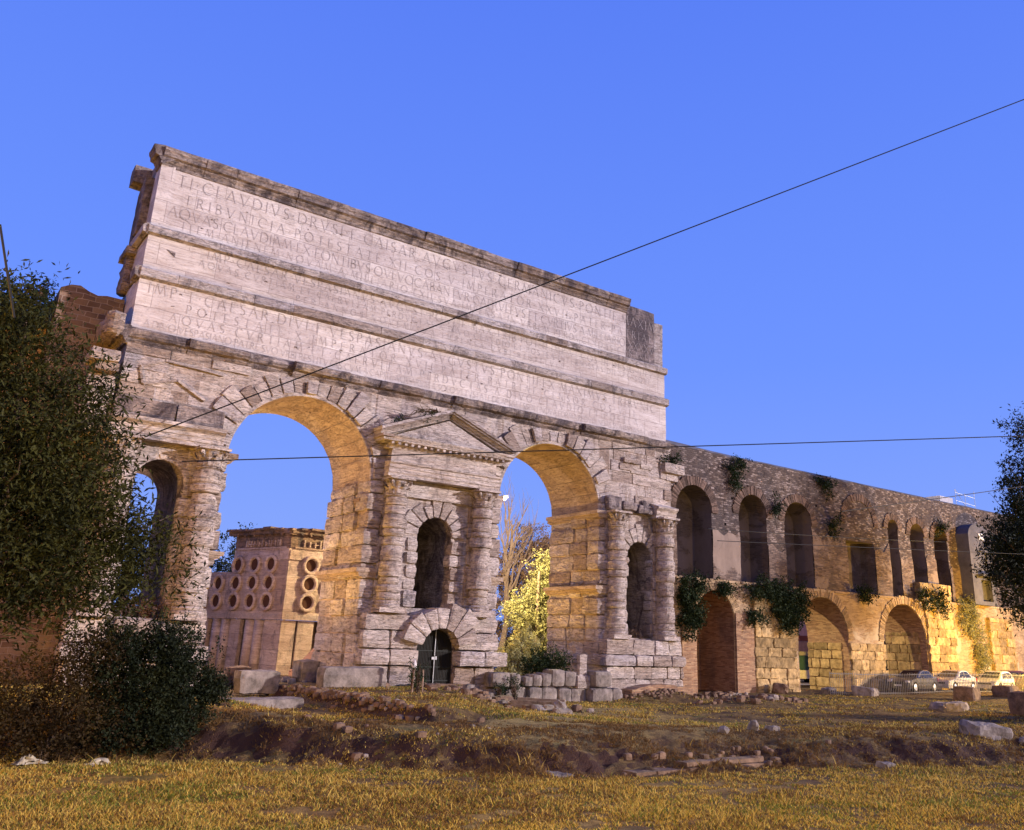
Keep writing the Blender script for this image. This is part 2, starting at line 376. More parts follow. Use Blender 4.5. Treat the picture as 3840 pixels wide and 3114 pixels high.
        for side in ((0, 1) if back else (0,)):
            for xa, xb in zip(bx[:-1], bx[1:]):
                xm = (xa+xb)/2
                act = sorted([o for o in ops if abs(xm-o['cx']) < o['hw'] and (side == 0 or o.get('depth') is None)], key=lambda o: o['zb'])
                segs = []; la = lb = z0
                for o in act:
                    segs.append((la, lb, o['zb'], o['zb'])); la, lb = az(o, xa), az(o, xb)
                segs.append((la, lb, tz(xa), tz(xb)))
                for a0, b0, a1, b1 in segs:
                    if a1-a0 < 1e-4 and b1-b0 < 1e-4: continue
                    k = max(1, int(round((a1-a0)/zs)))
                    vs = []
                    for i in range(k+1):
                        za = a0+(a1-a0)*i/k; zb_ = b0+(b1-b0)*i/k
                        ya = (y0-d(xa, za)) if side == 0 else y1; yb = (y0-d(xb, zb_)) if side == 0 else y1
                        vs += [(xa, ya, za), (xb, yb, zb_)]
                    fs = [((2*i, 2*i+1, 2*i+3, 2*i+2) if side == 0 else (2*i, 2*i+2, 2*i+3, 2*i+1)) for i in range(k)]
                    s.add(vs, fs)
        for o in ops:
            s.m = o.get('m', m0); k = 28 if o.get('rise', 1) else 1
            yb = y1 if o.get('depth') is None else y0+o['depth']
            path = [(o['cx']-o['hw'], o['zb'])]
            nj = max(1, int((o['zs']-o['zb'])/.6))
            for i in range(1, nj): path.append((o['cx']-o['hw'], o['zb']+(o['zs']-o['zb'])*i/nj))
            for i in range(k+1):
                x = o['cx']-o['hw']*math.cos(math.pi*i/k); path.append((x, az(o, x)))
            for i in range(1, nj+1): path.append((o['cx']+o['hw'], o['zs']-(o['zs']-o['zb'])*i/nj))
            path.append(path[0])
            ny = max(1, int((yb-y0)/.5)); vs = []
            for (x, z) in path:
                for j in range(ny+1):
                    y = y0-d(x, z) if j == 0 else y0+(yb-y0)*j/ny
                    w = 0 if j == 0 or j == ny else amp*.6*nz((x*1.2, y*1.4, z*1.4), 1)
                    vs.append((x+w, y, z+w))
            q = ny+1; s.add(vs, [(i*q+j, i*q+j+1, (i+1)*q+j+1, (i+1)*q+j) for i in range(len(path)-1) for j in range(ny)])
            if o.get('depth') is not None:
                s.m = o.get('mb', o.get('m', m0)); N = 14 if k > 1 else 1; xs = [o['cx']-o['hw']*math.cos(math.pi*i/N) for i in range(N+1)]
                for xa, xb in zip(xs[:-1], xs[1:]): s.quad((xa, yb, o['zb']), (xb, yb, o['zb']), (xb, yb, az(o, xb)), (xa, yb, az(o, xa)))
        s.m = m0
        s.quad((x0, y1, z0), (x0, y0, z0), (x0, y0, tz(x0)), (x0, y1, tz(x0))); s.quad((x1, y0, z0), (x1, y1, z0), (x1, y1, tz(x1)), (x1, y0, tz(x1)))
        for xa, xb in zip(bx[:-1], bx[1:]): s.quad((xa, y0, tz(xa)), (xb, y0, tz(xb)), (xb, y1, tz(xb)), (xa, y1, tz(xa)))
        s.quad((x0, y0, z0), (x0, y1, z0), (x1, y1, z0), (x1, y0, z0))
    def build(s, name, mats, parent=None, loc=None, smooth=False):
        me = bpy.data.meshes.new(name); me.from_pydata(s.v, [], s.f)
        if not isinstance(mats, (list, tuple)): mats = [mats]
        for m in mats: me.materials.append(m)
        if len(mats) > 1: me.polygons.foreach_set('material_index', s.mi)
        if smooth: me.polygons.foreach_set('use_smooth', [True]*len(me.polygons))
        me.update(); o = bpy.data.objects.new(name, me); C.objects.link(o)
        if parent is not None:
            o.parent = parent
            if parent.type == 'EMPTY': o.matrix_parent_inverse = (Matrix.Translation(parent.location) @ Matrix.Rotation(parent.rotation_euler.z, 4, 'Z')).inverted()
        if loc is not None: o.location = loc
        return o
def tag(o, label=None, cat=None, group=None, kind=None):
    if label: o['label'] = label
    if cat: o['category'] = cat
    if group: o['group'] = group
    if kind: o['kind'] = kind
    return o
def empty(name, loc=(0, 0, 0), label=None, cat=None, group=None, rz=0):
    o = bpy.data.objects.new(name, None); C.objects.link(o); o.location = loc; o.rotation_euler.z = rz; o.empty_display_size = .3
    return tag(o, label, cat, group)
def copy_tree(o, parent=None):
    c = o.copy(); C.objects.link(c); c.parent = parent
    for ch in [k for k in bpy.data.objects if k.parent == o]: copy_tree(ch, c)
    return c

# ------------------------------------------------------------------ inscription lettering (own stroke capitals)
def arc(cx, cz, rx, rz, a0, a1, n=8): return [(cx+rx*math.cos(R_(a0+(a1-a0)*i/n)), cz+rz*math.sin(R_(a0+(a1-a0)*i/n))) for i in range(n+1)]
GL = {  # letter: (width, [(thick?, polyline)])
 'A': (.74, [(0, [(0, 0), (.37, 1)]), (1, [(.37, 1), (.74, 0)]), (0, [(.14, .36), (.60, .36)])]),
 'B': (.52, [(1, [(.06, 0), (.06, 1)]), (1, [(.06, 1)]+arc(.22, .76, .22, .24, 90, -90)+[(.06, .52)]), (1, [(.06, .52)]+arc(.25, .26, .27, .26, 90, -90)+[(.06, 0)])]),
 'C': (.76, [(1, arc(.48, .5, .46, .52, 50, 310, 12))]),
 'D': (.76, [(1, [(.06, 0), (.06, 1)]), (1, [(.06, 1)]+arc(.28, .5, .46, .5, 90, -90, 12)+[(.06, 0)])]),
 'E': (.48, [(1, [(.06, 0), (.06, 1)]), (0, [(.06, 1), (.46, 1)]), (0, [(.06, .52), (.40, .52)]), (0, [(.06, 0), (.48, 0)])]),
 'F': (.46, [(1, [(.06, 0), (.06, 1)]), (0, [(.06, 1), (.46, 1)]), (0, [(.06, .52), (.40, .52)])]),
 'G': (.78, [(1, arc(.48, .5, .46, .52, 50, 320, 12)), (1, [(.76, 0.08), (.76, .42)])]),
 'H': (.72, [(1, [(.06, 0), (.06, 1)]), (1, [(.66, 0), (.66, 1)]), (0, [(.06, .52), (.66, .52)])]),
 'Y': (.66, [(1, [(0, 1), (.33, .5), (.33, 0)]), (0, [(.33, .5), (.66, 1)])]),
 'I': (.12, [(1, [(.06, 0), (.06, 1)])]),
 'L': (.46, [(1, [(.06, 0), (.06, 1)]), (0, [(.06, 0), (.46, 0)])]),
 'M': (.90, [(0, [(0, 0), (.16, 1)]), (1, [(.16, 1), (.45, .1)]), (0, [(.45, .1), (.74, 1)]), (1, [(.74, 1), (.90, 0)])]),
 'N': (.74, [(0, [(.06, 0), (.06, 1)]), (1, [(.06, 1), (.68, 0)]), (0, [(.68, 0), (.68, 1)])]),
 'O': (.90, [(1, arc(.45, .5, .44, .52, 0, 360, 18))]),
 'P': (.50, [(1, [(.06, 0), (.06, 1)]), (1, [(.06, 1)]+arc(.22, .74, .25, .26, 90, -90)+[(.12, .48)])]),
 'Q': (.92, [(1, arc(.45, .5, .44, .52, 0, 360, 18)), (1, [(.5, .02), (1.0, -.22)])]),
 'R': (.62, [(1, [(.06, 0), (.06, 1)]), (1, [(.06, 1)]+arc(.22, .75, .23, .25, 90, -90)+[(.12, .5)]), (1, [(.26, .5), (.62, 0)])]),
 'S': (.46, [(1, arc(.24, .75, .19, .25, 40, 250, 8)+arc(.22, .25, .22, .26, 80, -140, 8))]),
 'T': (.62, [(1, [(.31, 0), (.31, 1)]), (0, [(0, 1), (.62, 1)])]),
 'V': (.72, [(1, [(0, 1), (.36, 0)]), (0, [(.36, 0), (.72, 1)])]),
 'X': (.70, [(1, [(0, 1), (.70, 0)]), (0, [(0, 0), (.70, 1)])]),
 '.': (.10, [(1, [(.05, .46), (.05, .58)])]), ' ': (.22, [])}
def inscription(txt, x0, x1, z0, h, y, parent):
    """letters cut in the stone: fitted between x0 and x1, cap height h, as shallow strips 3 mm off the face"""
    gap = .16; wsum = sum(GL[c][0] for c in txt)*h; gsp = (x1-x0-wsum)/max(1, len(txt)-1)
    kx = 1.0
    if gsp < .05*h: kx = (x1-x0)/(wsum+.08*h*(len(txt)-1)); gsp = .08*h*kx
    mb = MB(); x = x0
    for c in txt:
        w, st = GL[c]
        for th, pl in st:
            t = (.042 if th else .022)*h+.004
            P = [(x+px*h*kx, z0+pz*h) for px, pz in pl]
            for (ax, az), (bx_, bz) in zip(P[:-1], P[1:]):
                dx, dz = bx_-ax, bz-az; L = math.hypot(dx, dz)
                if L < 1e-5: continue
                ux, uz = dx/L, dz/L; nx, nz_ = -uz*t/2, ux*t/2; e = t*.25
                a = (ax-ux*e, az-uz*e); b = (bx_+ux*e, bz+uz*e)
                mb.quad((a[0]-nx, y, a[1]-nz_), (b[0]-nx, y, b[1]-nz_), (b[0]+nx, y, b[1]+nz_), (a[0]+nx, y, a[1]+nz_))
            for (px, pz) in (pl[0], pl[-1]):
                if len(pl) <= 3 and pz in (0, 1) and th:
                    sx, sz = x+px*h*kx, z0+pz*h; q = .085*h
                    mb.quad((sx-q, y-.001, sz-.012*h), (sx+q, y-.001, sz-.012*h), (sx+q, y-.001, sz+.012*h), (sx-q, y-.001, sz+.012*h))
        x += w*h*kx+gsp
    return mb.build('inscription', M['glyph'], parent)

# ------------------------------------------------------------------ the monumental gate
GD = 4.3                                      # depth of the gate
gate = empty('monumental_gate', (6.9, 0, -2.6), 'huge pale travertine double arched gate with Latin inscriptions across its attic', 'gate')
XL, XR = -7.85, 22.12

# attic: three inscribed registers stepping out downwards
a = MB()
ATY = {1: .14, 2: .07, 3: 0.0}
a.block(XL+.08, 18.99, ATY[1], GD-.9, 16.25, 19.32, .012, .03, .8)
a.block(XL+.03, XR-.03, ATY[2], GD-.6, 14.3, 15.98, .010, .03, .8)
a.block(XL, XR, ATY[3], GD-.3, 11.6, 13.96, .012, .03, .8)
attic = a.build('attic', M['travattic'], gate)
p = MB(); p.block(19.0, 21.35, ATY[1]+.004, GD-.9, 16.25, 19.83, .03, .06, .45); p.build('blackened_corner', travertine('blackened travertine', (.66, .62, .66), 1.25, bump=.7), attic)
p = MB(); p.block(21.36, 22.08, ATY[1]+.05, GD-.9, 16.25, 19.26, .03, .06, .45); p.build('end_stone', M['travband'], attic)
p = MB(); p.box(XL+.06, -7.2, ATY[1]-.05, 1.0, 16.34, 19.31)
p.build('pilaster', M['travattic'], attic)
p = MB(); rh = random.Random(77)
for k in range(46):
    zz = rh.choice((rh.uniform(16.45, 19.1), rh.uniform(14.5, 15.8), rh.uniform(11.8, 13.8))); yy = ATY[1] if zz > 16.3 else ATY[2] if zz > 14.2 else ATY[3]
    xx = rh.uniform(-7, 18.8); w_, h_ = rh.uniform(.03, .16), rh.uniform(.02, .09)
    p.add([(xx, yy-.020, zz), (xx+w_, yy-.020, zz+rh.uniform(-.02, .02)), (xx+w_*rh.uniform(.5, 1.1), yy-.020, zz+h_), (xx+rh.uniform(-.02, .04), yy-.020, zz+h_*rh.uniform(.6, 1.2))], [(0, 1, 2, 3)])
p.add([(-7.0, ATY[2]-.02, 15.45), (-6.62, ATY[2]-.02, 15.40), (-6.62, ATY[2]-.02, 15.18)], [(0, 2, 1)])
p.build('pits', M['travdark'], attic)
S1 = ATY[1]-.018; S2 = ATY[2]-.016; S3 = ATY[3]-.018
inscription('TI.CLAVDIVS.DRVSI.F.CAISAR.AVGVSTVS.GERMANICVS.PONTIF.MAXIM', -7.0, 21.25, 18.52, .54, S1, attic)
inscription('TRIBVNICIA.POTESTATE.XII.COS.V.IMPERATOR.XXVII.PATER.PATRIAE', -6.6, 21.05, 17.74, .46, S1, attic)
inscription('AQVAS.CLAVDIAM.EX.FONTIBVS.QVI.VOCABANTVR.CAERVLEVS.ET.CVRTIVS.A.MILLIARIO.XXXXV', -7.15, 21.2, 17.05, .47, S1, attic)
inscription('ITEM.ANIENEM.NOVAM.A.MILLIARIO.LXII.SVA.IMPENSA.IN.VRBEM.PERDVCENDAS.CVRAVIT', -6.5, 20.95, 16.55, .37, S1, attic)
inscription('IMP.CAESAR.VESPASIANVS.AVGVST.PONTIF.MAX.TRIB.POT.II.IMP.VI.COS.III.DESIG.IIII.P.P', -5.3, 21.65, 15.52, .40, S2, attic)
inscription('AQVAS.CVRTIAM.ET.CAERVLEAM.PERDVCTAS.A.DIVO.CLAVDIO.ET.POSTEA.INTERMISSAS.DILAPSASQVE', -5.6, 20.9, 15.08, .31, S2, attic)
inscription('PER.ANNOS.NOVEM.SVA.IMPENSA.VRBI.RESTITVIT', -1.18, 14.26, 14.64, .30, S2, attic)
inscription('IMP.T.CAESAR.DIVI.F.VESPASIANVS.AVGVSTVS.PONTIFEX.MAXIMVS.TRIBVNIC', -7.4, 21.2, 13.34, .47, S3, attic)
inscription('POTESTATE.X.IMPERATOR.XVII.PATER.PATRIAE.CENSOR.COS.VIII', -5.8, 19.55, 12.80, .38, S3, attic)
inscription('AQVAS.CVRTIAM.ET.CAERVLEAM.PERDVCTAS.A.DIVO.CLAVDIO.ET.POSTEA', -6.4, 19.8, 12.30, .38, S3, attic)
inscription('A.DIVO.VESPASIANO.PATRE.SVO.VRBI.RESTITVTAS.CVM.A.CAPITE.AQVARVM.A.SOLO.VETVSTATE.DILAPSAE.ESSENT.NOVA.FORMA.REDVCENDAS.SVA.IMPENSA.CVRAVIT', -7.35, 21.9, 11.88, .30, S3, attic)
def side_return(mb, prof, x, y0, y1, amp):
    n = 10; m = len(prof); vs = []
    for i in range(n):
        y = y0+(y1-y0)*i/(n-1)
        for (p_, z) in prof: vs.append((x-p_-amp*nz((y*1.3, z*3, x), 1)*(p_ > .01), y, z+amp*.3*nz((y*2, z, 3), 1)))
    mb.add(vs, [(i*m+k, i*m+k+1, (i+1)*m+k+1, (i+1)*m+k) for i in range(n-1) for k in range(m-1)]+[tuple(range(m)), tuple((n-1)*m+k for k in range(m-1, -1, -1))])
def course(name, prof, x0, x1, y, amp, mat, parent, ret=3.0):
    mb = MB(); x = x0; i = 0
    pm = max(p_ for p_, z in prof)
    while x < x1-.01:                            # built of separate stones with slightly different wear
        xn = min(x1, x+rnd.uniform(1.3, 2.6))
        if x1-xn < .6: xn = x1
        k = 1+rnd.uniform(-.12, .06)*(amp/.02)
        mb.prof_x(x+(.006 if i else 0), xn-.006, [(p_*k, z) for p_, z in prof], y, .3, amp, rnd.random()*30); x = xn; i += 1
    side_return(mb, [(p_+.002, z) for p_, z in prof], x0+.0, y-pm*.55, y+ret, amp)
    return mb.build(name, mat, parent)
TOPC = [(0, 19.22), (.06, 19.25), (.06, 19.38), (.16, 19.50), (.18, 19.56), (.34, 19.62), (.36, 19.78), (.42, 19.86), (.44, 20.02), (.02, 20.10), (-1.2, 20.06)]
course('top_cornice', TOPC, XL+.05, 19.0, ATY[1], .025, M['travdark'], gate, .75)
c = MB(); c.block(XL+.1, 18.9, ATY[1]+.2, GD-.9, 19.3, 20.04, .02, .03, .9); c.build('attic_roof', M['travdark'], gate)
course('string_course', [(0, 15.90), (.10, 15.94), (.20, 15.97), (.22, 16.27), (.10, 16.36), (-.06, 16.38)], XL, XR+.02, ATY[2], .012, M['travband'], gate)
course('string_course', [(0, 13.88), (.10, 13.92), (.20, 13.96), (.23, 14.30), (.12, 14.38), (-.06, 14.40)], XL, XR+.06, ATY[3], .014, M['travband'], gate, .8)
course('main_cornice', [(0, 11.02), (.05, 11.08), (.12, 11.16), (.14, 11.24), (.34, 11.30), (.42, 11.42), (.44, 11.60), (.30, 11.68), (.02, 11.74), (-.1, 11.72)], XL-.05, XR+.1, 0, .075, M['travdark'], gate)
# broken rear cornice stones showing past the left end
c = MB()
c.block(-8.45, -7.7, 2.5, 3.4, 19.25, 20.12, .03, .03, .25); c.block(-8.02, -7.6, 2.5, 3.2, 16.3, 19.25, .06, .06, .3)
c.block(-8.1, -7.75, 1.3, 2.0, 16.4, 19.2, .06, .05, .3); c.block(-8.15, -7.7, 2.2, 3.2, 13.9, 15.9, .10, .1, .3)
c.block(-8.25, -7.6, 1.9, 3.6, 15.62, 15.95, .03, .04, .3)
c.build('rear_masonry', M['travdark'], gate)

# body with arches
R1, ZS = 3.30, 6.96
A1, A2 = 0.0, 13.67
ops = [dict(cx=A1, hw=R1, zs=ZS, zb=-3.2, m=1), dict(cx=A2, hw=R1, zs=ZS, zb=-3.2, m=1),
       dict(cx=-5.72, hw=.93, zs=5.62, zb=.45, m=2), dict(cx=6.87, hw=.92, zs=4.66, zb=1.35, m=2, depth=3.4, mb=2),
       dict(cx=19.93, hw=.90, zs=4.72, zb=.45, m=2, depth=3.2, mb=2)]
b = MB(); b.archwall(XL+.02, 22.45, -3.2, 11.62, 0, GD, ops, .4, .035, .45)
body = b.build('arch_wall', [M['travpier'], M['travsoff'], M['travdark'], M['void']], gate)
# dressed ashlar skin above the arches, irregularly projecting
sk = MB(); rs = random.Random(3)
def in_arch(x, z, pad=.0):
    for ax in (A1, A2):
        if z < ZS: 
            if abs(x-ax) < R1+pad: return True
        elif math.hypot(x-ax, z-ZS) < R1+pad: return True
    return False
for zc, h in ((7.0, .62), (7.62, .6), (8.22, .62), (8.84, .6), (9.44, .62), (10.06, .6), (10.66, .40)):
    x = XL
    while x < 22.4:
        w = rs.uniform(.7, 1.9); x2 = min(22.45, x+w)
        corners = [(x, zc), (x2, zc), (x, zc+h), (x2, zc+h), ((x+x2)/2, zc), ((x+x2)/2, zc+h)]
        skip = any(in_arch(px, pz, 1.02) for px, pz in corners) or (3.1 < (x+x2)/2 < 10.7 and zc < 10.4) or (x < -3.3 and zc < 7.7)
        if not skip:
            dpt = rs.choice((.01, .02, .03, .03, .05, .08, .0, .0))
            if dpt: sk.block(x+.008, x2-.008, -dpt, .06, zc+.006, zc+h-.006, .018, .015, .35)
        x = x2
sk.build('ashlar_facing', M['travpier'], gate)
# sunk pedimental scar left of arch 1
sc = MB()
def bar(mb, a, b_, w, y, t, amp=.015):
    ax, az = a; bx2, bz = b_; L = math.hypot(bx2-ax, bz-az); nx, nz2 = -(bz-az)/L*w/2, (bx2-ax)/L*w/2
    mb.hexa([(ax+nx*-1, y-t, az-nz2), (bx2-nx, y-t, bz-nz2), (bx2-nx, y+.05, bz-nz2), (ax-nx, y+.05, az-nz2),
             (ax+nx, y-t, az+nz2), (bx2+nx, y-t, bz+nz2), (bx2+nx, y+.05, bz+nz2), (ax+nx, y+.05, az+nz2)], (max(2, int(L/.3)), 1, 1), amp, .02, seed=rnd.random()*9)
for q in (((-7.2, 10.15), (-6.3, 10.6)), ((-6.3, 10.6), (-3.9, 10.45)), ((-7.2, 10.15), (-7.0, 9.45)), ((-7.0, 9.45), (-5.7, 9.85)), ((-5.7, 9.85), (-4.5, 9.2))): bar(sc, *q, .10, -.06, .07)
sc.build('pediment_scar', M['travpier'], gate)
# voussoirs of the two great arches
for ax, s_ in ((A1, 5), (A2, 9)):
    v = MB(); rv = random.Random(s_); n = 21
    for i in range(n):
        a0 = math.pi*i/n; a1 = math.pi*(i+1)/n
        r1 = 1.0+rv.uniform(-.1, .45)*(1 if .12 < (i+.5)/n < .88 else .3); pr = rv.choice((.06, .10, .16, .24, .14))
        if ax == A2 and i > n-5: r1 = .6
        r1 = min(r1, (10.95-ZS)/max(.2, math.sin((a0+a1)/2))-R1)
        v.wedge(ax, ZS, R1+.10, R1+r1, a0+.004, a1-.004, -pr, .06, (3, 2, 4), .035, .035)
    for i in range(40):                                   # thin arris moulding
        a0 = math.pi*i/40; a1 = math.pi*(i+1)/40
        v.wedge(ax, ZS, R1-.015, R1+.13, a0, a1, -.07, .06, (1, 1, 1), .008, .0)
    v.build('voussoir_ring', M['trav'], gate)
# pier corner stones (coursed, worn, each jutting differently) on both jambs of both arches
def jamb(x, side, name):
    """x = face of the pier, side=+1 pier extends to +x"""
    q = MB(); rv = random.Random(int(x*10)+side); z = -2.9
    while z < 6.85:
        h = rv.uniform(.66, .92)
        if z+h > 6.6: h = 6.92-z
        y = -.16
        for dy in (rv.uniform(.95, 1.5), rv.uniform(1.1, 1.6), 9):
            y2 = min(GD+.06, y+dy); pr = rv.uniform(.02, .20)
            if y2-y > .1:
                w = rv.uniform(.55, .85) if y < 0 else .4
                fr = rv.uniform(.0, .12) if y < 0 else 0
                xa, xb = (x-pr, x+w) if side > 0 else (x-w, x+pr)
                q.block(xa, xb, y-fr, y2-.012, z+.006, z+h-.006, .085, .065, .19)
            y = y2
        z += h
    q.build(name, M['travpier'], gate)
jamb(-R1, -1, 'pier_blocks'); jamb(R1, 1, 'pier_blocks'); jamb(A2-R1, -1, 'pier_blocks'); jamb(A2+R1, 1, 'pier_blocks')
# impost mouldings
def impost(x, side, z, h=.42, pr=.30, y0=-.24, y1=GD+.15, wx=.6):
    q = MB(); steps = [(0, .0), (.08, .12), (.45, .30), (.62, .55), (1., .62), (1., 1.)]
    for (pa, za), (pb, zb) in zip(steps[:-1], steps[1:]):
        if zb-za < .01: continue
        px = pr*pb+.05; xa, xb = (x-px, x+wx) if side > 0 else (x-wx, x+px)
        q.block(xa, xb, y0-pr*.3*pb, y1, z+h*za+.003, z+h*zb, .016, .015, .4)
    q.build('impost', M['travsoff'], gate)
impost(A2+R1, 1, 6.62, .42); impost(A2+R1, 1, 2.62, .42, .32)
impost(A2-R1, -1, 2.62, .40, .30); impost(R1, 1, 2.52, .44, .34)
impost(-R1, -1, 2.78, .34, .36); impost(-R1, -1, 6.72, .45, .42, -.1, 1.6); impost(A2-R1, -1, 6.55, .5, .2, -.1, 1.2)
impost(R1, 1, 5.75, .40, .12, .6, GD-.8, .3)

# aedicules
def column(parent, x, y, z0, z1, r, seed, caph=.78):
    cmb = MB(); rv = random.Random(seed); z = z0+.32; prof = [(r*1.22, z0), (r*1.25, z0+.10), (r*1.12, z0+.14), (r*1.16, z0+.24), (r*1.02, z0+.30)]
    cmb.block(x-r*1.3, x+r*1.3, y-r*1.3, y+r*1.2, z0-.22, z0, .03, .04, .25)
    while z < z1-.35:
        h = rv.choice((.34, .45, .6, .75, .95))*rv.uniform(.85, 1.1); h = min(h, z1-.12-z)
        rr_ = r*(1.03+rv.uniform(-.12, .15)); o = rv.uniform(.015, .06)
        prof += [(rr_-.07, z), (rr_-.01, z+o), (rr_+.01, z+h*.35), (rr_+.015*rv.uniform(-1, 1), z+h*.7), (rr_-.02, z+h-o), (rr_-.08, z+h-.006)]
        z += h
    prof += [(r*.92, z), (r*.92, z1-.08), (r*1.05, z1-.07), (r*1.05, z1-.02), (r*.9, z1)]
    cmb.lathe(x, y, prof, 30, .10, seed)
    col = cmb.build('column', M['travpier'], parent)
    k = MB(); z = z1
    k.lathe(x, y, [(r*.86, z), (r*.86, z+caph*.45), (r*.98, z+caph*.75), (r*1.15, z+caph*.86)], 20, .015, seed)
    for row, (zz, hh, n, ph) in enumerate(((z+.01, caph*.42, 8, 0), (z+.02, caph*.72, 8, .39))):
        for i in range(n):
            an = 2*math.pi*i/n+ph; ca, sa = math.cos(an), math.sin(an); w = r*.34
            prev = None
            for j in range(7):
                t = j/6; rad = r*(.92+.16*row*t)+r*.5*max(0, t-.5)**1.1*2.0; zq = zz+hh*min(1, t*1.18)-(.10*hh*max(0, t-.8)*5*.8)
                ww = w*(1-.55*t*t)
                L = (x+ca*rad-sa*ww, y+sa*rad+ca*ww, zq); Rr_ = (x+ca*rad+sa*ww, y+sa*rad-ca*ww, zq); Mx = (x+ca*(rad+.045), y+sa*(rad+.045), zq)
                if prev: k.quad(prev[0], prev[1], Mx, L); k.quad(prev[1], prev[2], Rr_, Mx)
                prev = (L, Mx, Rr_)
    for i in range(4):                                    # corner volutes
        an = math.pi/4+i*math.pi/2; ca, sa = math.cos(an), math.sin(an)
        pts = []
        for j in range(15):
            t = j/14; aa = -1.2+t*8.2; rv_ = r*.20*(1-t*.72)
            rad = r*1.12+math.cos(aa)*rv_*-1; pts.append((x+ca*(rad+.08), y+sa*(rad+.08), z+caph*.68+math.sin(aa)*rv_))
        k.tube(pts, [.06-.03*j/14 for j in range(15)], 5)
        k.tube([(x+ca*r*.9, y+sa*r*.9, z+caph*.35), (x+ca*r*1.0, y+sa*r*1.0, z+caph*.6), (x+ca*r*1.2, y+sa*r*1.2, z+caph*.84)], [.03, .035, .04], 5)
    for i in range(4):                                    # small inner scrolls on each face
        an = i*math.pi/2-math.pi/2
        for sg in (-1, 1):
            pts = [(x+math.cos(an)*r*1.08-math.sin(an)*(sg*(.11*r+.13*r*math.cos(a_)*(1-j/12))), y+math.sin(an)*r*1.08+math.cos(an)*(sg*(.11*r+.13*r*math.cos(a_)*(1-j/12))), z+caph*.62+.13*r*math.sin(a_)*(1-j/12)) for j, a_ in enumerate([q*.55 for q in range(11)])]
            k.tube(pts, .02, 4)
    k.block(x-r*1.32, x+r*1.32, y-r*1.30, y+r*1.1, z+caph*.86, z+caph, .03, .03, .2)
    k.build('capital', M['travpier'], parent)
    pl = MB(); rv = random.Random(seed+1); zz = z0
    while zz < z1+caph-.3:                                # pilaster blocks behind the column
        h = rv.uniform(.5, .85); pl.block(x-r*1.12-rv.uniform(0, .1), x+r*1.12+rv.uniform(0, .1), -.17-rv.uniform(0, .08), .08, zz+.006, min(zz+h, z1+caph)-.006, .04, .04, .25); zz += h
    return col, pl

def aedicule(cx, xl, xr, label):
    o = MB(); return o
def niche_frame(o, cx, hw, zs, zb, rv, blocks=True, r1=.85, pr=.10):
    n = 9
    for i in range(n):
        a0, a1 = math.pi*i/n, math.pi*(i+1)/n
        o.wedge(cx, zs, hw+.01, hw+r1*rv.uniform(.75, 1.25)*(1.1 if i == n//2 else 1), a0+.01, a1-.01, -pr*rv.uniform(.6, 1.6), .06, (3, 2, 3), .04, .04)
    if blocks:
        z = zb
        while z < zs-.1:
            h = min(rv.uniform(.5, .8), zs-z)
            for sg in (-1, 1):
                w = rv.uniform(.42, .62); q = rv.uniform(-.02, .14)
                xa, xb = (cx-hw-w, cx-hw+q) if sg < 0 else (cx+hw-q, cx+hw+w)
                o.block(xa, xb, -.05-rv.uniform(0, .14), .5, z+.006, z+h-.006, .05, .06, .22)
            z += h
def entab(o, x0, x1, z0, y, amp=.012, arch=(.0, .16, .36, .56, .62, .68)):
    o.prof_x(x0, x1, [(0, z0), (.50, z0), (.50, z0+.17), (.54, z0+.18), (.54, z0+.38), (.58, z0+.40), (.58, z0+.56), (.66, z0+.60), (.68, z0+.68), (.5, z0+.70), (0, z0+.72)], y, .3, amp)

# --- middle aedicule with pediment
rv = random.Random(21)
m = MB(); CXM = 6.88
niche_frame(m, CXM, .90, 4.66, 1.35, rv)
m.block(5.0, 8.8, -.18, .05, 6.35, 7.12, .02, .03, .4)
entab(m, 3.84, 9.92, 7.14, -.22)
m.block(3.95, 9.8, -.62, .05, 7.86, 8.46, .025, .03, .4)
m.prof_x(3.80, 9.98, [(0, 8.44), (.62, 8.44), (.66, 8.52), (.72, 8.56), (.76, 8.66), (1.02, 8.72), (1.06, 8.84), (1.12, 8.92), (1.14, 8.98), (.1, 9.02)], 0, .3, .012)
for zz, y0_, w0, w1, ex in ((8.45, .62, 0, 0, .12), (8.66, .74, 0, 0, .28), (8.72, 1.04, 0, 0, .50), (8.86, 1.12, 0, 0, .58)):
    for sgx in (-1, 1):
        xa = 3.80 if sgx < 0 else 9.98
        m.block(xa-ex if sgx < 0 else xa-.02, xa+.02 if sgx < 0 else xa+ex, -y0_-.01, .02, zz, zz+.13, .008, .01, .4)
x = 3.75
while x < 10.0:                                         # modillions under the cornice
    m.box(x, x+.13, -.98, -.5, 8.58, 8.69); x += .34
mid = m.build('aedicule', M['trav'], gate)
tag(mid, 'middle aedicule framed by two columns under a triangular pediment')
pd = MB()
pd.add([(3.75, -.62, 8.95), (10.05, -.62, 8.95), (6.89, -.62, 10.25), (3.75, 0, 8.95), (10.05, 0, 8.95), (6.89, 0, 10.25)], [(0, 1, 2), (3, 5, 4), (0, 2, 5, 3), (1, 4, 5, 2)])
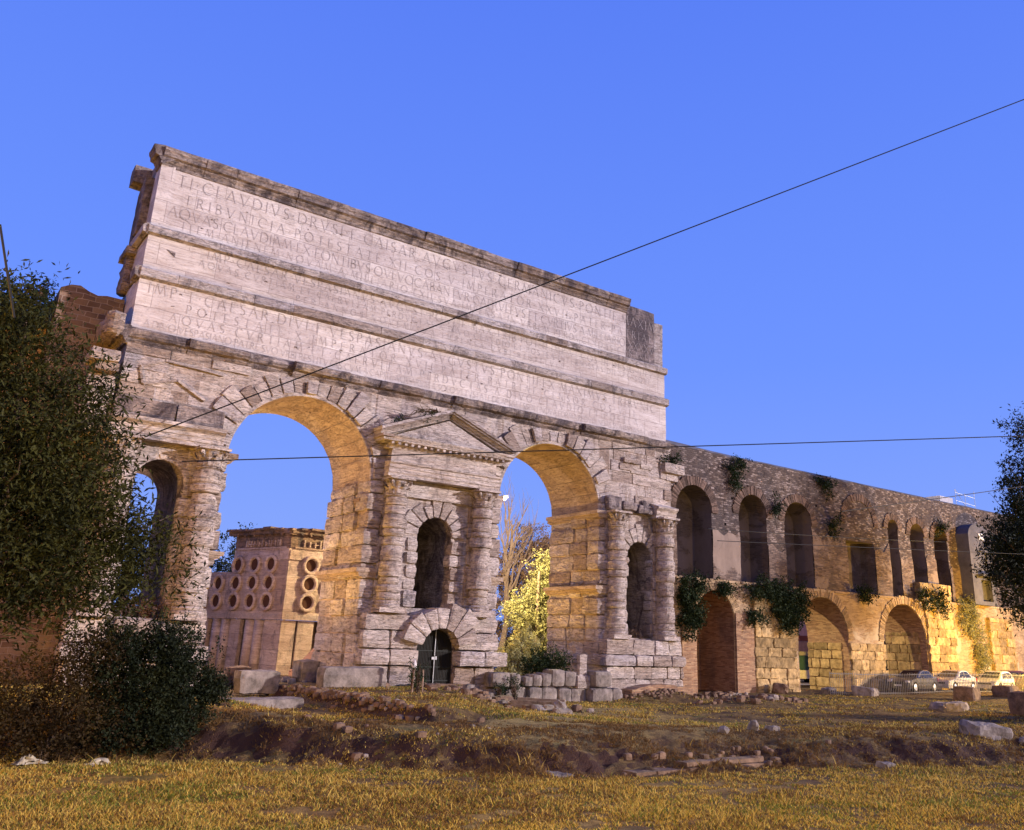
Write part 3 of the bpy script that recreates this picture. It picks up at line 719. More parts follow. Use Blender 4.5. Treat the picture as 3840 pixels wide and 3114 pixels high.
for sg in (-1, 1):
    x0_ = 6.89+sg*3.62; z0_ = 8.93; x1_ = 6.89; z1_ = 10.33
    for off, th, yy in ((-.02, .10, .70), (.07, .13, .80), (.19, .09, .98), (.27, .13, 1.06)):
        L = Vector((x1_-x0_, z1_-z0_)).normalized(); nx_, nz2 = -L.y*sg*-1, abs(L.x)
        nn = Vector((-L.y, L.x)) if sg < 0 else Vector((L.y, -L.x)); nn = nn if nn.y > 0 else -nn
        a_, b_ = nn*off, nn*(off+th)
        xm = 6.89
        def at(p_, t): 
            q = Vector((x0_, z0_))+p_+L*t; return q
        # extend each band to the centre line
        ta = ((xm-(x0_+a_.x))/L.x); tb = ((xm-(x0_+b_.x))/L.x)
        P0, P1, P2, P3 = at(a_, 0), at(a_, ta), at(b_, tb), at(b_, 0)
        cs8 = [(P0.x, -yy, P0.y), (P1.x, -yy, P1.y), (P1.x, 0.02, P1.y), (P0.x, 0.02, P0.y), (P3.x, -yy, P3.y), (P2.x, -yy, P2.y), (P2.x, 0.02, P2.y), (P3.x, 0.02, P3.y)]
        if sg > 0: cs8 = [cs8[i] for i in (1, 0, 3, 2, 5, 4, 7, 6)]
        pd.hexa(cs8, (10, 2, 1), .014, .012, seed=sg*3+off)
pd.build('pediment', M['travband'], mid)
for x, sd_ in ((4.48, 31), (9.22, 32)):
    cc, pl = column(mid, x, -.42, 1.30, 6.32, .50, sd_); pl.build('pilaster', M['travpier'], mid)
# base of the middle aedicule and the barred doorway with its fan of voussoirs
bs = MB(); DX, DZ = 7.08, -.46
for (xa, xb, za, zb, pr) in ((3.35, 5.55, .36, 1.02, .62), (8.55, 10.3, .36, 1.0, .60), (3.35, 6.05, -.42, .34, .66), (8.1, 10.35, -.42, .34, .62), (3.30, 6.1, -1.12, -.46, .80), (8.05, 10.75, -1.12, -.46, .95),
                             (3.35, 6.12, -2.3, -1.16, .62), (8.05, 9.15, -2.3, -1.16, .62), (9.17, 10.3, -2.6, -1.16, .55), (4.1, 5.5, 1.02, 1.32, .55), (8.75, 9.75, 1.0, 1.32, .5)):
    n_ = max(1, int((xb-xa)/1.25))
    cutx = [xa+(xb-xa)*i/n_+(rv.uniform(-.12, .12) if 0 < i < n_ else 0) for i in range(n_+1)]
    for x0_, x1_ in zip(cutx[:-1], cutx[1:]):
        bs.block(x0_+.005, x1_-.005, -pr-rv.uniform(0, .14), .3, za+.004, zb-.004, .075, .06, .18)
n = 7
for i in range(n):
    a0, a1 = R_(10)+R_(158)*i/n, R_(10)+R_(158)*(i+1)/n
    bs.wedge(DX, DZ, .96, (2.02, 2.38, 2.2, 1.9, 1.86, 2.0, 2.02)[i], a0+.008, a1-.008, -1.06, .2, (6, 3, 3), .045, .05)
base = bs.build('aedicule_base', M['trav'], gate)
tag(base, 'rusticated base with a fan of seven long voussoirs over the barred door')
dp = MB(); dp.archwall(6.0, 8.15, -2.2, .6, -.42, .0, [dict(cx=DX, hw=.93, zs=DZ, zb=-1.88)], .3, .0, .6); dp.build('door_recess', M['travdark'], gate)
dr = MB(); 
for i in range(25):
    x = DX-.93+.93*2*i/24; t = math.sqrt(max(0, 1-((x-DX)/.94)**2)); dr.box(x-.011, x+.011, -.40, -.375, -1.86, DZ+.93*t)
for z in (-1.78, -1.2, -.5): dr.box(DX-.93, DX+.93, -.41, -.37, z, z+.04)
dr.box(DX-.022, DX+.022, -.43, -.36, -1.86, DZ+.92)
vs_ = [(DX-.93*math.cos(math.pi*i/20), -.34, DZ+.93*math.sin(math.pi*i/20)) for i in range(21)]+[(DX+.93, -.34, -1.88), (DX-.93, -.34, -1.88)]
dr.m = 1; dr.add(vs_, [tuple(range(len(vs_)))])
door = dr.build('barred_door', [M['iron'], M['void']], gate); tag(door, 'closed black iron barred door under the middle aedicule')
q = MB(); q.box(DX-.02, DX+.01, -.46, -.43, -1.86, DZ+.90); q.build('door_stile', M['zinc'], door)
q = MB(); q.box(DX-.15, DX-.03, -.47, -.43, -.86, -.74); q.box(DX+.03, DX+.11, -.47, -.43, -.86, -.72); q.tube([(DX-.04, -.46, -.76), (DX, -.47, -.70), (DX+.05, -.46, -.76)], .012, 5); q.build('padlock', M['zinc'], door)
q = MB(); q.block(5.9, 8.6, -1.0, -.3, -1.99, -1.88, .015, .02, .3)
x = 5.9
while x < 8.5: q.block(x, x+.42, -.98, -.5, -2.35, -1.99, .05, .08, .15); x += .43
q.build('door_step', M['darkrock'], gate)

# --- left aedicule
rv = random.Random(44); m = MB()
niche_frame(m, -5.72, .93, 5.62, .5, rv, True, .25, .03)
m.prof_x(-8.0, -3.62, [(0, 7.18), (.52, 7.18), (.52, 7.34), (.56, 7.36), (.56, 7.54), (.60, 7.56), (.60, 7.70), (.68, 7.76), (.84, 7.84), (.86, 7.98), (.3, 8.02), (0, 8.04)], 0, .3, .014)
m.m = 1; m.block(-7.95, -5.6, -.34, .05, 8.02, 8.82, .03, .04, .3); m.block(-5.59, -3.62, -.32, .05, 8.02, 8.84, .03, .05, .3); m.m = 0
for (xa, xb, za, zb, pr) in ((-8.2, -6.6, -.5, .42, .7), (-6.59, -5.0, -.5, .42, .68), (-4.99, -3.2, -.45, .3, .66), (-8.3, -3.05, -1.1, -.52, .9), (-8.1, -5.6, -1.9, -1.12, .62), (-5.59, -3.1, -1.9, -1.12, .6), (-8.1, -3.1, -3.0, -1.92, .6)):
    m.block(xa, xb, -pr, .2, za+.005, zb-.005, .055, .09, .25)
lf = m.build('aedicule', [M['trav'], M['travdark']], gate); tag(lf, 'left aedicule half hidden by the dark tree, blackened block over its entablature')
for x, sd_ in ((-4.02, 51), (-7.35, 52)):
    cc, pl = column(lf, x, -.42, .62, 6.40, .50, sd_); pl.build('pilaster', M['travpier'], lf)
# --- right aedicule
rv = random.Random(61); m = MB()
niche_frame(m, 19.93, .88, 4.72, .5, rv, True, 1.0, .10)
m.m = 1
for (xa, xb, za, zb, pr) in ((17.25, 18.3, 7.12, 7.95, .50), (18.3, 19.5, 7.25, 7.75, .48), (19.5, 20.75, 7.15, 7.68, .44), (19.9, 20.6, 7.6, 8.0, .25)): m.block(xa, xb, -pr, .05, za, zb, .09, .10, .2)
m.m = 0
m.prof_x(20.76, 22.32, [(0, 7.0), (.56, 7.0), (.56, 7.2), (.60, 7.22), (.60, 7.40), (.66, 7.46), (.78, 7.56), (.80, 7.66), (0, 7.9)], 0, .3, .012)
m.block(21.7, 23.35, -.35, 1.6, 9.82, 10.42, .05, .06, .3); m.block(22.0, 23.0, -.15, 1.6, 9.4, 9.82, .05, .06, .3)
for (z_, h_, pr) in ((-.42, .78, .82),):
    for xa, xb in ((16.95, 18.85), (18.86, 20.4), (20.41, 21.45), (21.46, 22.45)): m.block(xa, xb-.005, -pr-rv.uniform(-.05, .06), .2, z_, z_+h_, .08, .05, .17)
for xa, xb in ((16.75, 18.9), (18.91, 20.1), (20.11, 21.5), (21.51, 22.6)): m.block(xa, xb-.005, -1.0-rv.uniform(0, .08), .2, -.98, -.44, .09, .07, .17)
for za, zb in ((-1.62, -1.02), (-2.25, -1.64), (-3.1, -2.27)):
    x = 17.3
    while x < 22.5:
        x2 = min(22.55, x+rv.uniform(.9, 1.8)); m.block(x, x2-.005, -.74-rv.uniform(0, .1), .2, za, zb-.004, .07, .04, .17); x = x2
# wall patches above
for (xa, xb, za, zb, pr) in ((18.35, 19.35, 9.55, 9.95, .12), (18.6, 19.9, 9.98, 10.3, .22), (19.95, 20.9, 9.8, 10.15, .14), (18.4, 19.2, 9.05, 9.5, .02)): m.block(xa, xb, -pr, .05, za, zb, .03, .04, .2)
rt = m.build('aedicule', [M['trav'], M['travdark']], gate); tag(rt, 'right aedicule with broken entablature and dark niche between two worn columns')
for x, sd_ in ((17.92, 71), (21.52, 72)):
    cc, pl = column(rt, x, -.42, .58, 6.28, .50, sd_); pl.build('pilaster', M['travpier'], rt)
# inner floor of the right niche pier: plinth along the passage side
m = MB()
z = -.98
for y0_, y1_ in ((-1.0, .5), (.52, 2.0), (2.02, 3.4), (3.42, GD+.1)):
    m.block(16.72, 17.3, y0_, y1_, -.98, -.45, .04, .07, .25); m.block(16.95, 17.3, y0_+.05, y1_, -3.0, -1.0, .04, .05, .4)
    m.block(2.98+.0, 3.5, y0_, y1_, -1.30, -.62, .05, .09, .25) if False else None
m.build('plinth_course', M['travpier'], gate)

# ------------------------------------------------------------------ ground
def axis(a, b, step, far, k=1.22):
    xs = list(np.arange(a, b, step)); s = step; x = b
    up = []
    while x < far: up.append(x); s *= k; x += s
    s = step; x = a; lo = []
    while x > -far: s *= k; x -= s; lo.append(x)
    return np.array(sorted(set(lo+xs+up)))
gx = axis(-20, 64, .17, 1500); gy = axis(-29, 3, .15, 1500)
X, Y = np.meshgrid(gx, gy); Z = H(X, Y)
nxg, nyg = len(gx), len(gy)
vv = np.stack([X.ravel(), Y.ravel(), Z.ravel()], 1)
ii = np.arange(nxg*nyg).reshape(nyg, nxg)
ff = np.stack([ii[:-1, :-1].ravel(), ii[:-1, 1:].ravel(), ii[1:, 1:].ravel(), ii[1:, :-1].ravel()], 1)
def npmesh(name, v, f, mats, mi=None, parent=None, smooth=False):
    me = bpy.data.meshes.new(name); k = f.shape[1]
    me.vertices.add(len(v)); me.vertices.foreach_set('co', v.astype(np.float32).ravel())
    me.loops.add(f.size); me.loops.foreach_set('vertex_index', f.astype(np.int32).ravel())
    me.polygons.add(len(f)); me.polygons.foreach_set('loop_start', np.arange(0, f.size, k, dtype=np.int32))
    for m_ in (mats if isinstance(mats, (list, tuple)) else [mats]): me.materials.append(m_)
    if mi is not None: me.polygons.foreach_set('material_index', mi.astype(np.int32))
    if smooth: me.polygons.foreach_set('use_smooth', np.ones(len(f), bool))
    me.update(calc_edges=True); o = bpy.data.objects.new(name, me); C.objects.link(o)
    if parent is not None:
        o.parent = parent
        if parent.type == 'EMPTY': o.matrix_parent_inverse = (Matrix.Translation(parent.location) @ Matrix.Rotation(parent.rotation_euler.z, 4, 'Z')).inverted()
    return o
t = NT('dry turf soil')
a1_ = t.noise(.55, t.pos(), 6, .65, .4); a2_ = t.noise(5.0, t.pos(), 5, .7); a3_ = t.noise(30, t.pos(), 3, .6)
cA = t.ramp(a1_, [(.32, (.06, .033, .018)), (.46, (.14, .09, .032)), (.58, (.21, .145, .045)), (.70, (.09, .095, .022))])
cB = t.mix(t.ramp(a2_, [(.35, 0), (.65, 1)]), (.45, .42, .42), (1.2, 1.15, 1.1))
cc_ = t.mix(1.0, cA, cB, 'MULTIPLY')
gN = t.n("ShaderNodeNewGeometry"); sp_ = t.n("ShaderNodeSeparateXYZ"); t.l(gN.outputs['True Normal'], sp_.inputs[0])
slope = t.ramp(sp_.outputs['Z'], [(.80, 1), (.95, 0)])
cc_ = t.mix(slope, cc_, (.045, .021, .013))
t.col(cc_); t.bump(t.math('ADD', a2_, t.math('MULTIPLY', a3_, .6)), .9, .10)
M['soil'] = t.m
ground = npmesh('ground', vv, ff, M['soil'], smooth=True); ground['kind'] = 'structure'

# ------------------------------------------------------------------ street lamps (sodium)
def street_lamp(x, y, z0, h, power, col, label, rz=0, group='sodium street lamps round the gate', r=.25):
    root = empty('street_lamp', (x, y, z0), label, 'street lamp', group, rz)
    inv = lambda o: setattr(o, 'matrix_parent_inverse', Matrix.Identity(4))
    p = MB(); p.tube([(0, 0, -.3), (0, 0, h*.5), (0, 0, h)], [.09, .07, .05], 10); p.tube([(0, 0, 0), (0, 0, .5)], .13, 10); o = p.build('pole', M['zinc'], root); inv(o)
    p = MB(); p.tube([(0, 0, h-.1), (.0, -.3, h+.15), (0, -.9, h+.22)], .035, 8); o = p.build('arm', M['zinc'], root); inv(o)
    p = MB(); p.block(-.16, .16, -1.5, -.85, h+.19, h+.33, .0, .03, .3); hd = p.build('lamp_head', M['zinc'], root); inv(hd)
    p = MB(); p.lathe(0, -1.15, [(.02, h+.03), (.14, h+.07), (.18, h+.18)], 12); g = p.build('bulb', emis('lit sodium bulb %d' % int(x), col, 30), hd)
    ld = bpy.data.lights.new('lamp', 'POINT'); ld.energy = power; ld.color = col; ld.shadow_soft_size = r
    lo = bpy.data.objects.new('lamp_light', ld); C.objects.link(lo); lo.parent = root; lo.location = (0, -1.15, h-.12)
    return root
SOD = (1.0, .50, .045); WARM = (1.0, .60, .22)
street_lamp(-23.0, -12.0, -2.6, 5.2, 13000, SOD, 'unseen sodium street lamp assumed on the lawn left of the gate to light the arch vaults', 0)  # out of view; assumed source for the warm light on vaults and soffits
street_lamp(-9.0, -42.5, -2.7, 5.6, 14500, (1.0, .63, .12), 'unseen sodium street lamp assumed behind the lawn in front of the gate to light grass and cornice soffits', math.pi)  # unseen lamp assumed here to warm the foreground grass and cornice undersides
street_lamp(55.0, -10.5, -2.4, 3.8, 15500, (1.0, .58, .07), 'unseen sodium street lamp assumed right of the parked cars to light the wall foot', math.pi)  # not in view; assumed source of the yellow glow low on the wall
street_lamp(20.6, 16.2, -2.35, 12.0, 28000, (1.0, .80, .40), 'tall lit street lamp seen through the right arch beside the middle pier', 0, r=.2)

street_lamp(30.0, -26.0, -2.7, 5.0, 6500, (1.0, .60, .10), 'unseen sodium street lamp added on the lawn right of the gate to light the aqueduct arches', math.pi)  # unseen lamp added to brighten the jambs of the lower aqueduct arches

def added_floodlight(x, y, z, aim, power, label):  # unseen uplights added to throw a golden wash into the vaults
    root = empty('added_floodlight', (x, y, z), label, 'added_floodlight')
    q = MB(); q.box(x-.2, x+.2, y-.12, y+.12, z, z+.06); q.tube([(x, y, z), (x, y, z+.25)], .03, 6); q.build('bracket', M['iron'], root)
    q = MB(); q.block(x-.2, x+.2, y-.16, y+.12, z+.2, z+.5, 0, .03, .2); q.build('housing', M['iron'], root)
    ld = bpy.data.lights.new('flood', 'SPOT'); ld.energy = power; ld.color = (1.0, .58, .09); ld.spot_size = R_(104); ld.spot_blend = .6; ld.shadow_soft_size = .15
    lo = bpy.data.objects.new('flood_light', ld); C.objects.link(lo); lo.location = (0, 0, .62); lo.parent = root
    lo.rotation_euler = (Vector(aim)-Vector((x, y, z+.62))).to_track_quat('-Z', 'Y').to_euler()
added_floodlight(-2.5, 1.6, -2.35, (1.6, 2.2, 9), 2700, 'unseen flood lamp added behind the left pier foot to wash the left arch vault')
added_floodlight(11.2, 3.4, -2.6, (15.2, 2.2, 9), 2500, 'unseen flood lamp added behind the block wall to wash the right arch vault')

# ------------------------------------------------------------------ aqueduct wall right of the gate
aq = empty('aqueduct_wall', (45, 2, -2.5), 'long brown arcaded aqueduct wall with ten arches running off right of the gate', 'ruined wall')
YU, YL = 1.62, 1.30
X0, X1 = 22.5, 96.0
tall = [(26.0, 1.57, 8.25), (31.5, 1.38, 8.50), (36.15, 1.46, 8.46)]
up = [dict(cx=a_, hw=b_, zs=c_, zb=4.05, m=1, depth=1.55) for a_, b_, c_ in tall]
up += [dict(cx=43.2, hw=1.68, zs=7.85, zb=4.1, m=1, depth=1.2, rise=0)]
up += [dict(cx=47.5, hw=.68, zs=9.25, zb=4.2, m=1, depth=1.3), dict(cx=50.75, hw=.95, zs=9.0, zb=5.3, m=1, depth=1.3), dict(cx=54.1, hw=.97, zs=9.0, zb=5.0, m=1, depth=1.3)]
rv = random.Random(12)
for k in range(46):                                      # small square putlog holes
    x, z = rv.uniform(23.2, 62), rv.uniform(4.6, 11.4)
    if z > 10.4: x = rv.choice((47.5, 49.3, 51.6, 44.0, 58.0))
    if any(abs(x-o['cx']) < o['hw']+.25 for o in up): continue
    if 56 < x < 60.5: continue
    up.append(dict(cx=x, hw=.085, zs=z+.17, zb=z, rise=0, m=3, depth=.35))
def wtop(x): return 12.18+.10*nz((x*.8, 0, 0), 1)
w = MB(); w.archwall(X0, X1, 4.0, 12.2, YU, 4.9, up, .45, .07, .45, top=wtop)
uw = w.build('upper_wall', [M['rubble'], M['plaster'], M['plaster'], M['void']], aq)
# patched lower zone of the upper wall (thin coat standing proud between the niches)
w = MB(); edges = [(24.43, 22.6), (27.57, 30.12), (32.88, 34.69), (37.61, 41.52), (44.88, 46.82), (48.18, 49.8), (51.7, 53.13), (55.07, 56.6)]
for i, (xa, xb) in enumerate(edges):
    xa, xb = min(xa, xb), max(xa, xb)
    zt = (7.4, 7.2, 6.6, 7.9, 7.6, 7.2, 7.4, 7.0)[i]; n = max(2, int((xb-xa)/.35)); vs = []; m_ = 9
    for j in range(n+1):
        x = xa+.0+(xb-xa)*j/n
        for k in range(m_):
            z = 4.02+(zt-4.02+.9*nz((x*1.1, i, 0), 1))*k/(m_-1); vs.append((x, YU-.05-.05*nz((x, z, 3), 1)-(.03 if 0 < k < m_-1 else 0), z))
    w.add(vs, [(j*m_+k, (j+1)*m_+k, (j+1)*m_+k+1, j*m_+k+1) for j in range(n) for k in range(m_-1)])
w.build('patching', M['uwall'], aq)
lowo = [dict(cx=27.35, hw=1.65, zs=1.80, zb=-2.6, m=1, depth=2.9), dict(cx=37.86, hw=2.70, zs=.93, zb=-3.4, m=2), dict(cx=47.48, hw=2.72, zs=.93, zb=-3.4, m=2)]
w = MB(); w.archwall(X0, X1, -3.4, 4.05, YL, 4.7, lowo, .5, .04, .5)
w.build('lower_arcade', [M['bricklow'], M['brickred'], M['brick']], aq)
w = MB()
for xa, xb in ((X0, 96),): 
    x = xa
    while x < xb: w.block(x, min(xb, x+2.4), YL-.10, YU+.5, 3.98, 4.14, .05, .05, .4); x += 2.4
w.build('ledge', M['bricklow'], aq)
def brickring(cx, zs, hw, th, y, n, mat, amp=.02, a_from=0, a_to=1, name='arch_ring'):
    w = MB(); r_ = random.Random(int(cx*10))
    for i in range(n):
        a0 = math.pi*(a_from+(a_to-a_from)*i/n); a1 = math.pi*(a_from+(a_to-a_from)*(i+1)/n)
        w.wedge(cx, zs, hw+.01, hw+th*r_.uniform(.86, 1.08), a0+.004, a1-.004, y-.05-r_.uniform(0, .045), y+.06, (1, 1, 1), .01, .006)
    return w.build(name, mat, aq)
for a_, b_, c_ in tall: brickring(a_, c_, b_, .62, YU, 58, M['voussbrick'])
brickring(47.5, 9.25, .68, .55, YU, 30, M['voussbrick']); brickring(50.75, 9.0, .95, .6, YU, 38, M['voussbrick']); brickring(54.1, 9.0, .97, .6, YU, 38, M['voussbrick']); brickring(43.3, 9.1, 1.75, .6, YU, 50, M['voussbrick'])
M['rlow'] = plain('arcade radial brick', (.34, .235, .13), .95, var=.4, sc=6, bump=.6, isl=.45)
brickring(27.35, 1.80, 1.65, .62, YL, 60, M['rlow']); brickring(37.86, .93, 2.70, .62, YL, 84, M['rlow']); brickring(47.48, .93, 2.72, .62, YL, 84, M['rlow'])
def blockpier(x0, x1, z0, z1, y, h=.60, jamb=None, seed=1, taper=0, w_=(.55, 1.7), pr=.22, rag=0):
    w = MB(); r_ = random.Random(seed); z = z0; row = 0
    while z < z1-.15:
        hh = min(h*r_.uniform(.9, 1.12), z1-z)
        if z1-z-hh < .2: hh = z1-z
        t_ = (z-z0)/(z1-z0); xa0 = x0+r_.uniform(-.08, .08); xb0 = x1+r_.uniform(-.1, .1)-taper*t_
        x = xa0
        while x < xb0-.05:
            x2 = min(xb0, x+r_.uniform(*w_)); 
            if xb0-x2 < .3: x2 = xb0
            if not (rag and r_.random() < rag*t_):
                w.block(x-.004, x2+.004, y-pr*r_.uniform(.8, 1.12), y+.5, z-.003, z+hh+.003, .11, .035, .15)
            x = x2
        if jamb:
            for jx, sd in jamb:
                yy = y+.5
                while yy < 4.7:
                    y2 = min(4.72, yy+r_.uniform(.6, 1.3)); w.block(jx-.12 if sd < 0 else jx-.3, jx+.3 if sd < 0 else jx+.12, yy+.005, y2-.005, z+.004, z+hh-.004, .06, .045, .2); yy = y2
        z += hh; row += 1
    return w.build('block_pier', M['tufa'], aq)
blockpier(30.75, 34.85, -2.9, 3.2, YL, .60, None, 5, .25, pr=.25)
blockpier(40.62, 44.7, -2.9, .72, YL, .62, [(40.56, -1)], 6, 0, pr=.18)
blockpier(50.3, 54.0, -2.9, 4.0, YL, .64, [(50.2, -1)], 7, -.3, (.9, 1.5), pr=.22)
blockpier(49.7, 53.9, 4.0, 5.4, YL, .66, None, 8, .3, (.8, 1.5), pr=.30)
blockpier(59.35, 63.2, -2.2, 3.2, YL, .62, None, 9, .3, (.8, 1.5), pr=.3)
w = MB(); r_ = random.Random(5); z = -3.0                # brick pier edges of the first arch
w.block(29.05, 30.7, YL-.16, YL+.3, -3.0, 2.2, .03, .02, .45); w.block(24.4, 25.65, YL-.14, YL+.3, -3.0, 1.9, .04, .04, .4)
w.build('brick_pier', M['brick'], aq)
w = MB()                                                  # rounded channel cover along the top
n = 90; m_ = 9; vs = []
for i in range(n+1):
    x = X0+.1+(X1-X0-.1)*i/n; t_ = max(0, 1-(x-X0)/6.0)
    for k in range(m_):
        an = math.pi*k/(m_-1); vs.append((x, 3.2-math.cos(an)*1.45, 12.10+math.sin(an)**.7*(.44+.22*t_)+.04*nz((x*.5, k*.2, 0), 1)))
w.add(vs, [(i*m_+k, (i+1)*m_+k, (i+1)*m_+k+1, i*m_+k+1) for i in range(n) for k in range(m_-1)])
w.build('channel_cover', M['concrete'], aq, smooth=True)
w = MB()                                                  # small plastered shrine front
w.archwall(56.55, 60.0, 4.1, 10.75, .55, 1.9, [dict(cx=58.5, hw=.65, zs=8.4, zb=7.2, rise=0, depth=.12), dict(cx=58.6, hw=.8, zs=6.1, zb=4.4, rise=0, depth=.5)], .25, .02, .4,
           top=lambda x: 9.6+math.sqrt(max(0, 1-((x-58.28)/1.74)**2))*1.05)
w.build('shrine_front', M['concrete'], aq)
w = MB(); w.box(58.1, 58.95, .50, .53, 9.35, 9.85); w.build('plaque', plain('white marble', (.62, .6, .6), .6, bump=0), aq)
w = MB(); w.block(57.4, 60.4, .1, .6, 6.35, 6.55, .01, .02, .5); w.build('shrine_canopy', M['concrete'], aq)

# ------------------------------------------------------------------ masonry left of the gate
lw = empty('ruined_wall', (-9.5, 3, -2.6), 'brown tufa ashlar wall stub butting the left end of the gate behind the tree', 'ruined wall')
w = MB(); w.archwall(-10.35, -7.9, -3.2, 13.6, 2.0, 5.5, [], .35, .07, .4, top=lambda x: 13.45+.25*nz((x*2.3, 3, 0), 1)+.25*math.exp(-((x+9.8)/.3)**2))
w.build('ashlar', M['tufablk'], lw)
w = MB(); w.block(-9.15, -8.05, -.85, .6, 9.95, 10.42, .05, .06, .25); w.block(-8.9, -8.0, -.7, .6, 9.6, 9.95, .04, .05, .25); w.block(-8.75, -8.05, -.45, 2.2, 11.2, 12.2, .14, .2, .2)
w.block(-9.0, -7.95, -.2, 2.2, 7.2, 9.6, .06, .1, .3); w.build('cornice_stub', M['travpier'], lw)
fw_ = empty('brick_wall', (-20, 4, -2.6), 'thin orange brick wall at the far left edge behind the tree', 'ruined wall')
w = MB(); w.archwall(-46, -10.4, -3.2, 12.6, 3.6, 6.0, [], .6, .08, .6, top=lambda x: 12.6+.3*nz((x*.6, 0, 0), 1)-.9*sst(-16, -30, x)*0)
w.build('brickwork', masonry('orange brick', .36, .085, [(.16, .08, .04), (.26, .15, .08), (.34, .21, .12)], (.3, .2, .12), .012, .03, .25, .7, 2.), fw_)

# ------------------------------------------------------------------ tomb with rings behind the left arch
tb = empty('baker_tomb', (6.2, 18, -2.3), 'reddish travertine tomb with rows of round holes seen through the left arch', 'tomb')
TZ = lambda v: v
TC = Vector((6.55, 18.0, 0)); d1 = Vector((-.34, .94, 0)).normalized(); d2 = Vector((.987, .158, 0)).normalized()
n1 = Vector((-.94, -.34, 0)).normalized(); n2 = Vector((.158, -.987, 0)).normalized()
zb0, zc0, zc1, zt0, zt1 = -2.6, .88, 1.36, 5.25, 6.5
M['tomb'] = travertine('tomb travertine', (1.05, .90, .84), .55, (1.7, .9), .5)
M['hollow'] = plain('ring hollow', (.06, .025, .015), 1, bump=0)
M['tombdark'] = travertine('tomb weathered', (.66, .48, .38), 1.0, bump=1.0)
t_ = MB(); LA, LB = 9.2, 6.6
def bx2(mb, o_, a_, b_, la0, la1, dep, z0, z1, out=0.):
    """box along direction a_ from la0..la1, inward depth dep along -b_(normal), outer offset out"""
    P = [o_+a_*la0+b_*out, o_+a_*la1+b_*out, o_+a_*la1-b_*dep, o_+a_*la0-b_*dep]
    mb.hexa([(*q.xy, z0) for q in P]+[(*q.xy, z1) for q in P], (max(1, int(abs(la1-la0)/.5)), 1, max(1, int((z1-z0)/.5))), .02, .015)
Pp = [TC, TC+d2*LB, TC+d2*LB+d1*LA, TC+d1*LA]
t_.hexa([(*q.xy, zc1) for q in Pp]+[(*q.xy, 3.86) for q in Pp], (8, 8, 5), .03, .02)
LA2 = 5.5; Pu = [TC, TC+d2*LB, TC+d2*LB+d1*LA2, TC+d1*LA2]
t_.hexa([(*q.xy, 3.86) for q in Pu]+[(*q.xy, zt0) for q in Pu], (8, 8, 3), .03, .03)
t_.hexa([(*(q+(q-(TC+d2*3+d1*4)).normalized()*-.95).xy, zb0) for q in Pp]+[(*(q+(q-(TC+d2*3+d1*4)).normalized()*-.95).xy, zc0) for q in Pp], (2, 2, 2), .01, .01)
body_t = t_.build('body', M['tomb'], tb)
t_ = MB(); bx2(t_, TC, d1, n1, -.05, LA, .3, zc0, zc1, .08); bx2(t_, TC, d2, n2, -.05, LB, .3, zc0, zc1, .08); t_.build('inscribed_band', M['tomb'], tb)
def face_text(txt, o_, a_, n_, s0, s1, z0, h):
    mb = MB(); wsum = sum(GL[c][0] for c in txt)*h; g = (s1-s0-wsum)/(len(txt)-1); x = s0
    for c in txt:
        w_, st = GL[c]
        for th, pl in st:
            tt = .07*h
            for (ax, az), (bx_, bz) in zip(pl[:-1], pl[1:]):
                dx, dz = (bx_-ax)*h, (bz-az)*h; L = math.hypot(dx, dz)+1e-6; nx, nz2 = -dz/L*tt/2, dx/L*tt/2
                Q = lambda u, v: (*(o_+a_*u+n_*.105).xy, v)
                mb.quad(Q(x+ax*h-nx, z0+az*h-nz2), Q(x+bx_*h-nx, z0+bz*h-nz2), Q(x+bx_*h+nx, z0+bz*h+nz2), Q(x+ax*h+nx, z0+az*h+nz2))
        x += w_*h+g
    return mb.build('inscription', M['glyph'], tb)
# left face reads towards the corner
face_text('EST.HOC.MONIMENTVM.MARCEI.VERGILEI.EVRYSACIS.PISTORIS.REDEMPTORIS.APPARET', TC+d1*LA, -d1, n1, .2, LA-.2, zc0+.12, .22)
face_text('EST.HOC.MONIMENTVM.MARCEI.VERGILI.EVRYSAC', TC, d2, n2, .2, LB-.2, zc0+.12, .22)
for o_, a_, n_, L, pos in ((TC, d1, n1, LA, (1.55, 3.15, 4.8, 6.6, 8.2)), (TC, d2, n2, LB, (1.55, 3.25, 4.95))):
    for i, s_ in enumerate(pos):
        for j, zz in enumerate((1.98, 3.12, 4.28)):
            if a_ is d1 and j == 2 and i >= 3: continue
            c_ = o_+a_*s_+Vector((0, 0, zz)); rg = MB(); ring = []
            prof = [(.61, .02), (.61, .16), (.55, .21), (.44, .21), (.39, .16), (.38, .02)]
            vs = []; K = 26
            for k in range(K):
                an = 2*math.pi*k/K
                for (r_q, oo) in prof: q = c_+a_*math.cos(an)*r_q+Vector((0, 0, math.sin(an)*r_q))+n_*oo; vs.append(tuple(q))
            mm = len(prof)
            rg.add(vs, [(k*mm+p_, ((k+1) % K)*mm+p_, ((k+1) % K)*mm+p_+1, k*mm+p_+1) for k in range(K) for p_ in range(mm-1)])
            ro = rg.build('ring', M['tomb'], tb)
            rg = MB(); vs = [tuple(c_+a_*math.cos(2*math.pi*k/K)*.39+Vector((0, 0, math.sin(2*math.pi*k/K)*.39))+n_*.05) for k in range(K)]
            rg.add(vs, [tuple(range(K))]); rg.build('hollow', M['hollow'], ro)
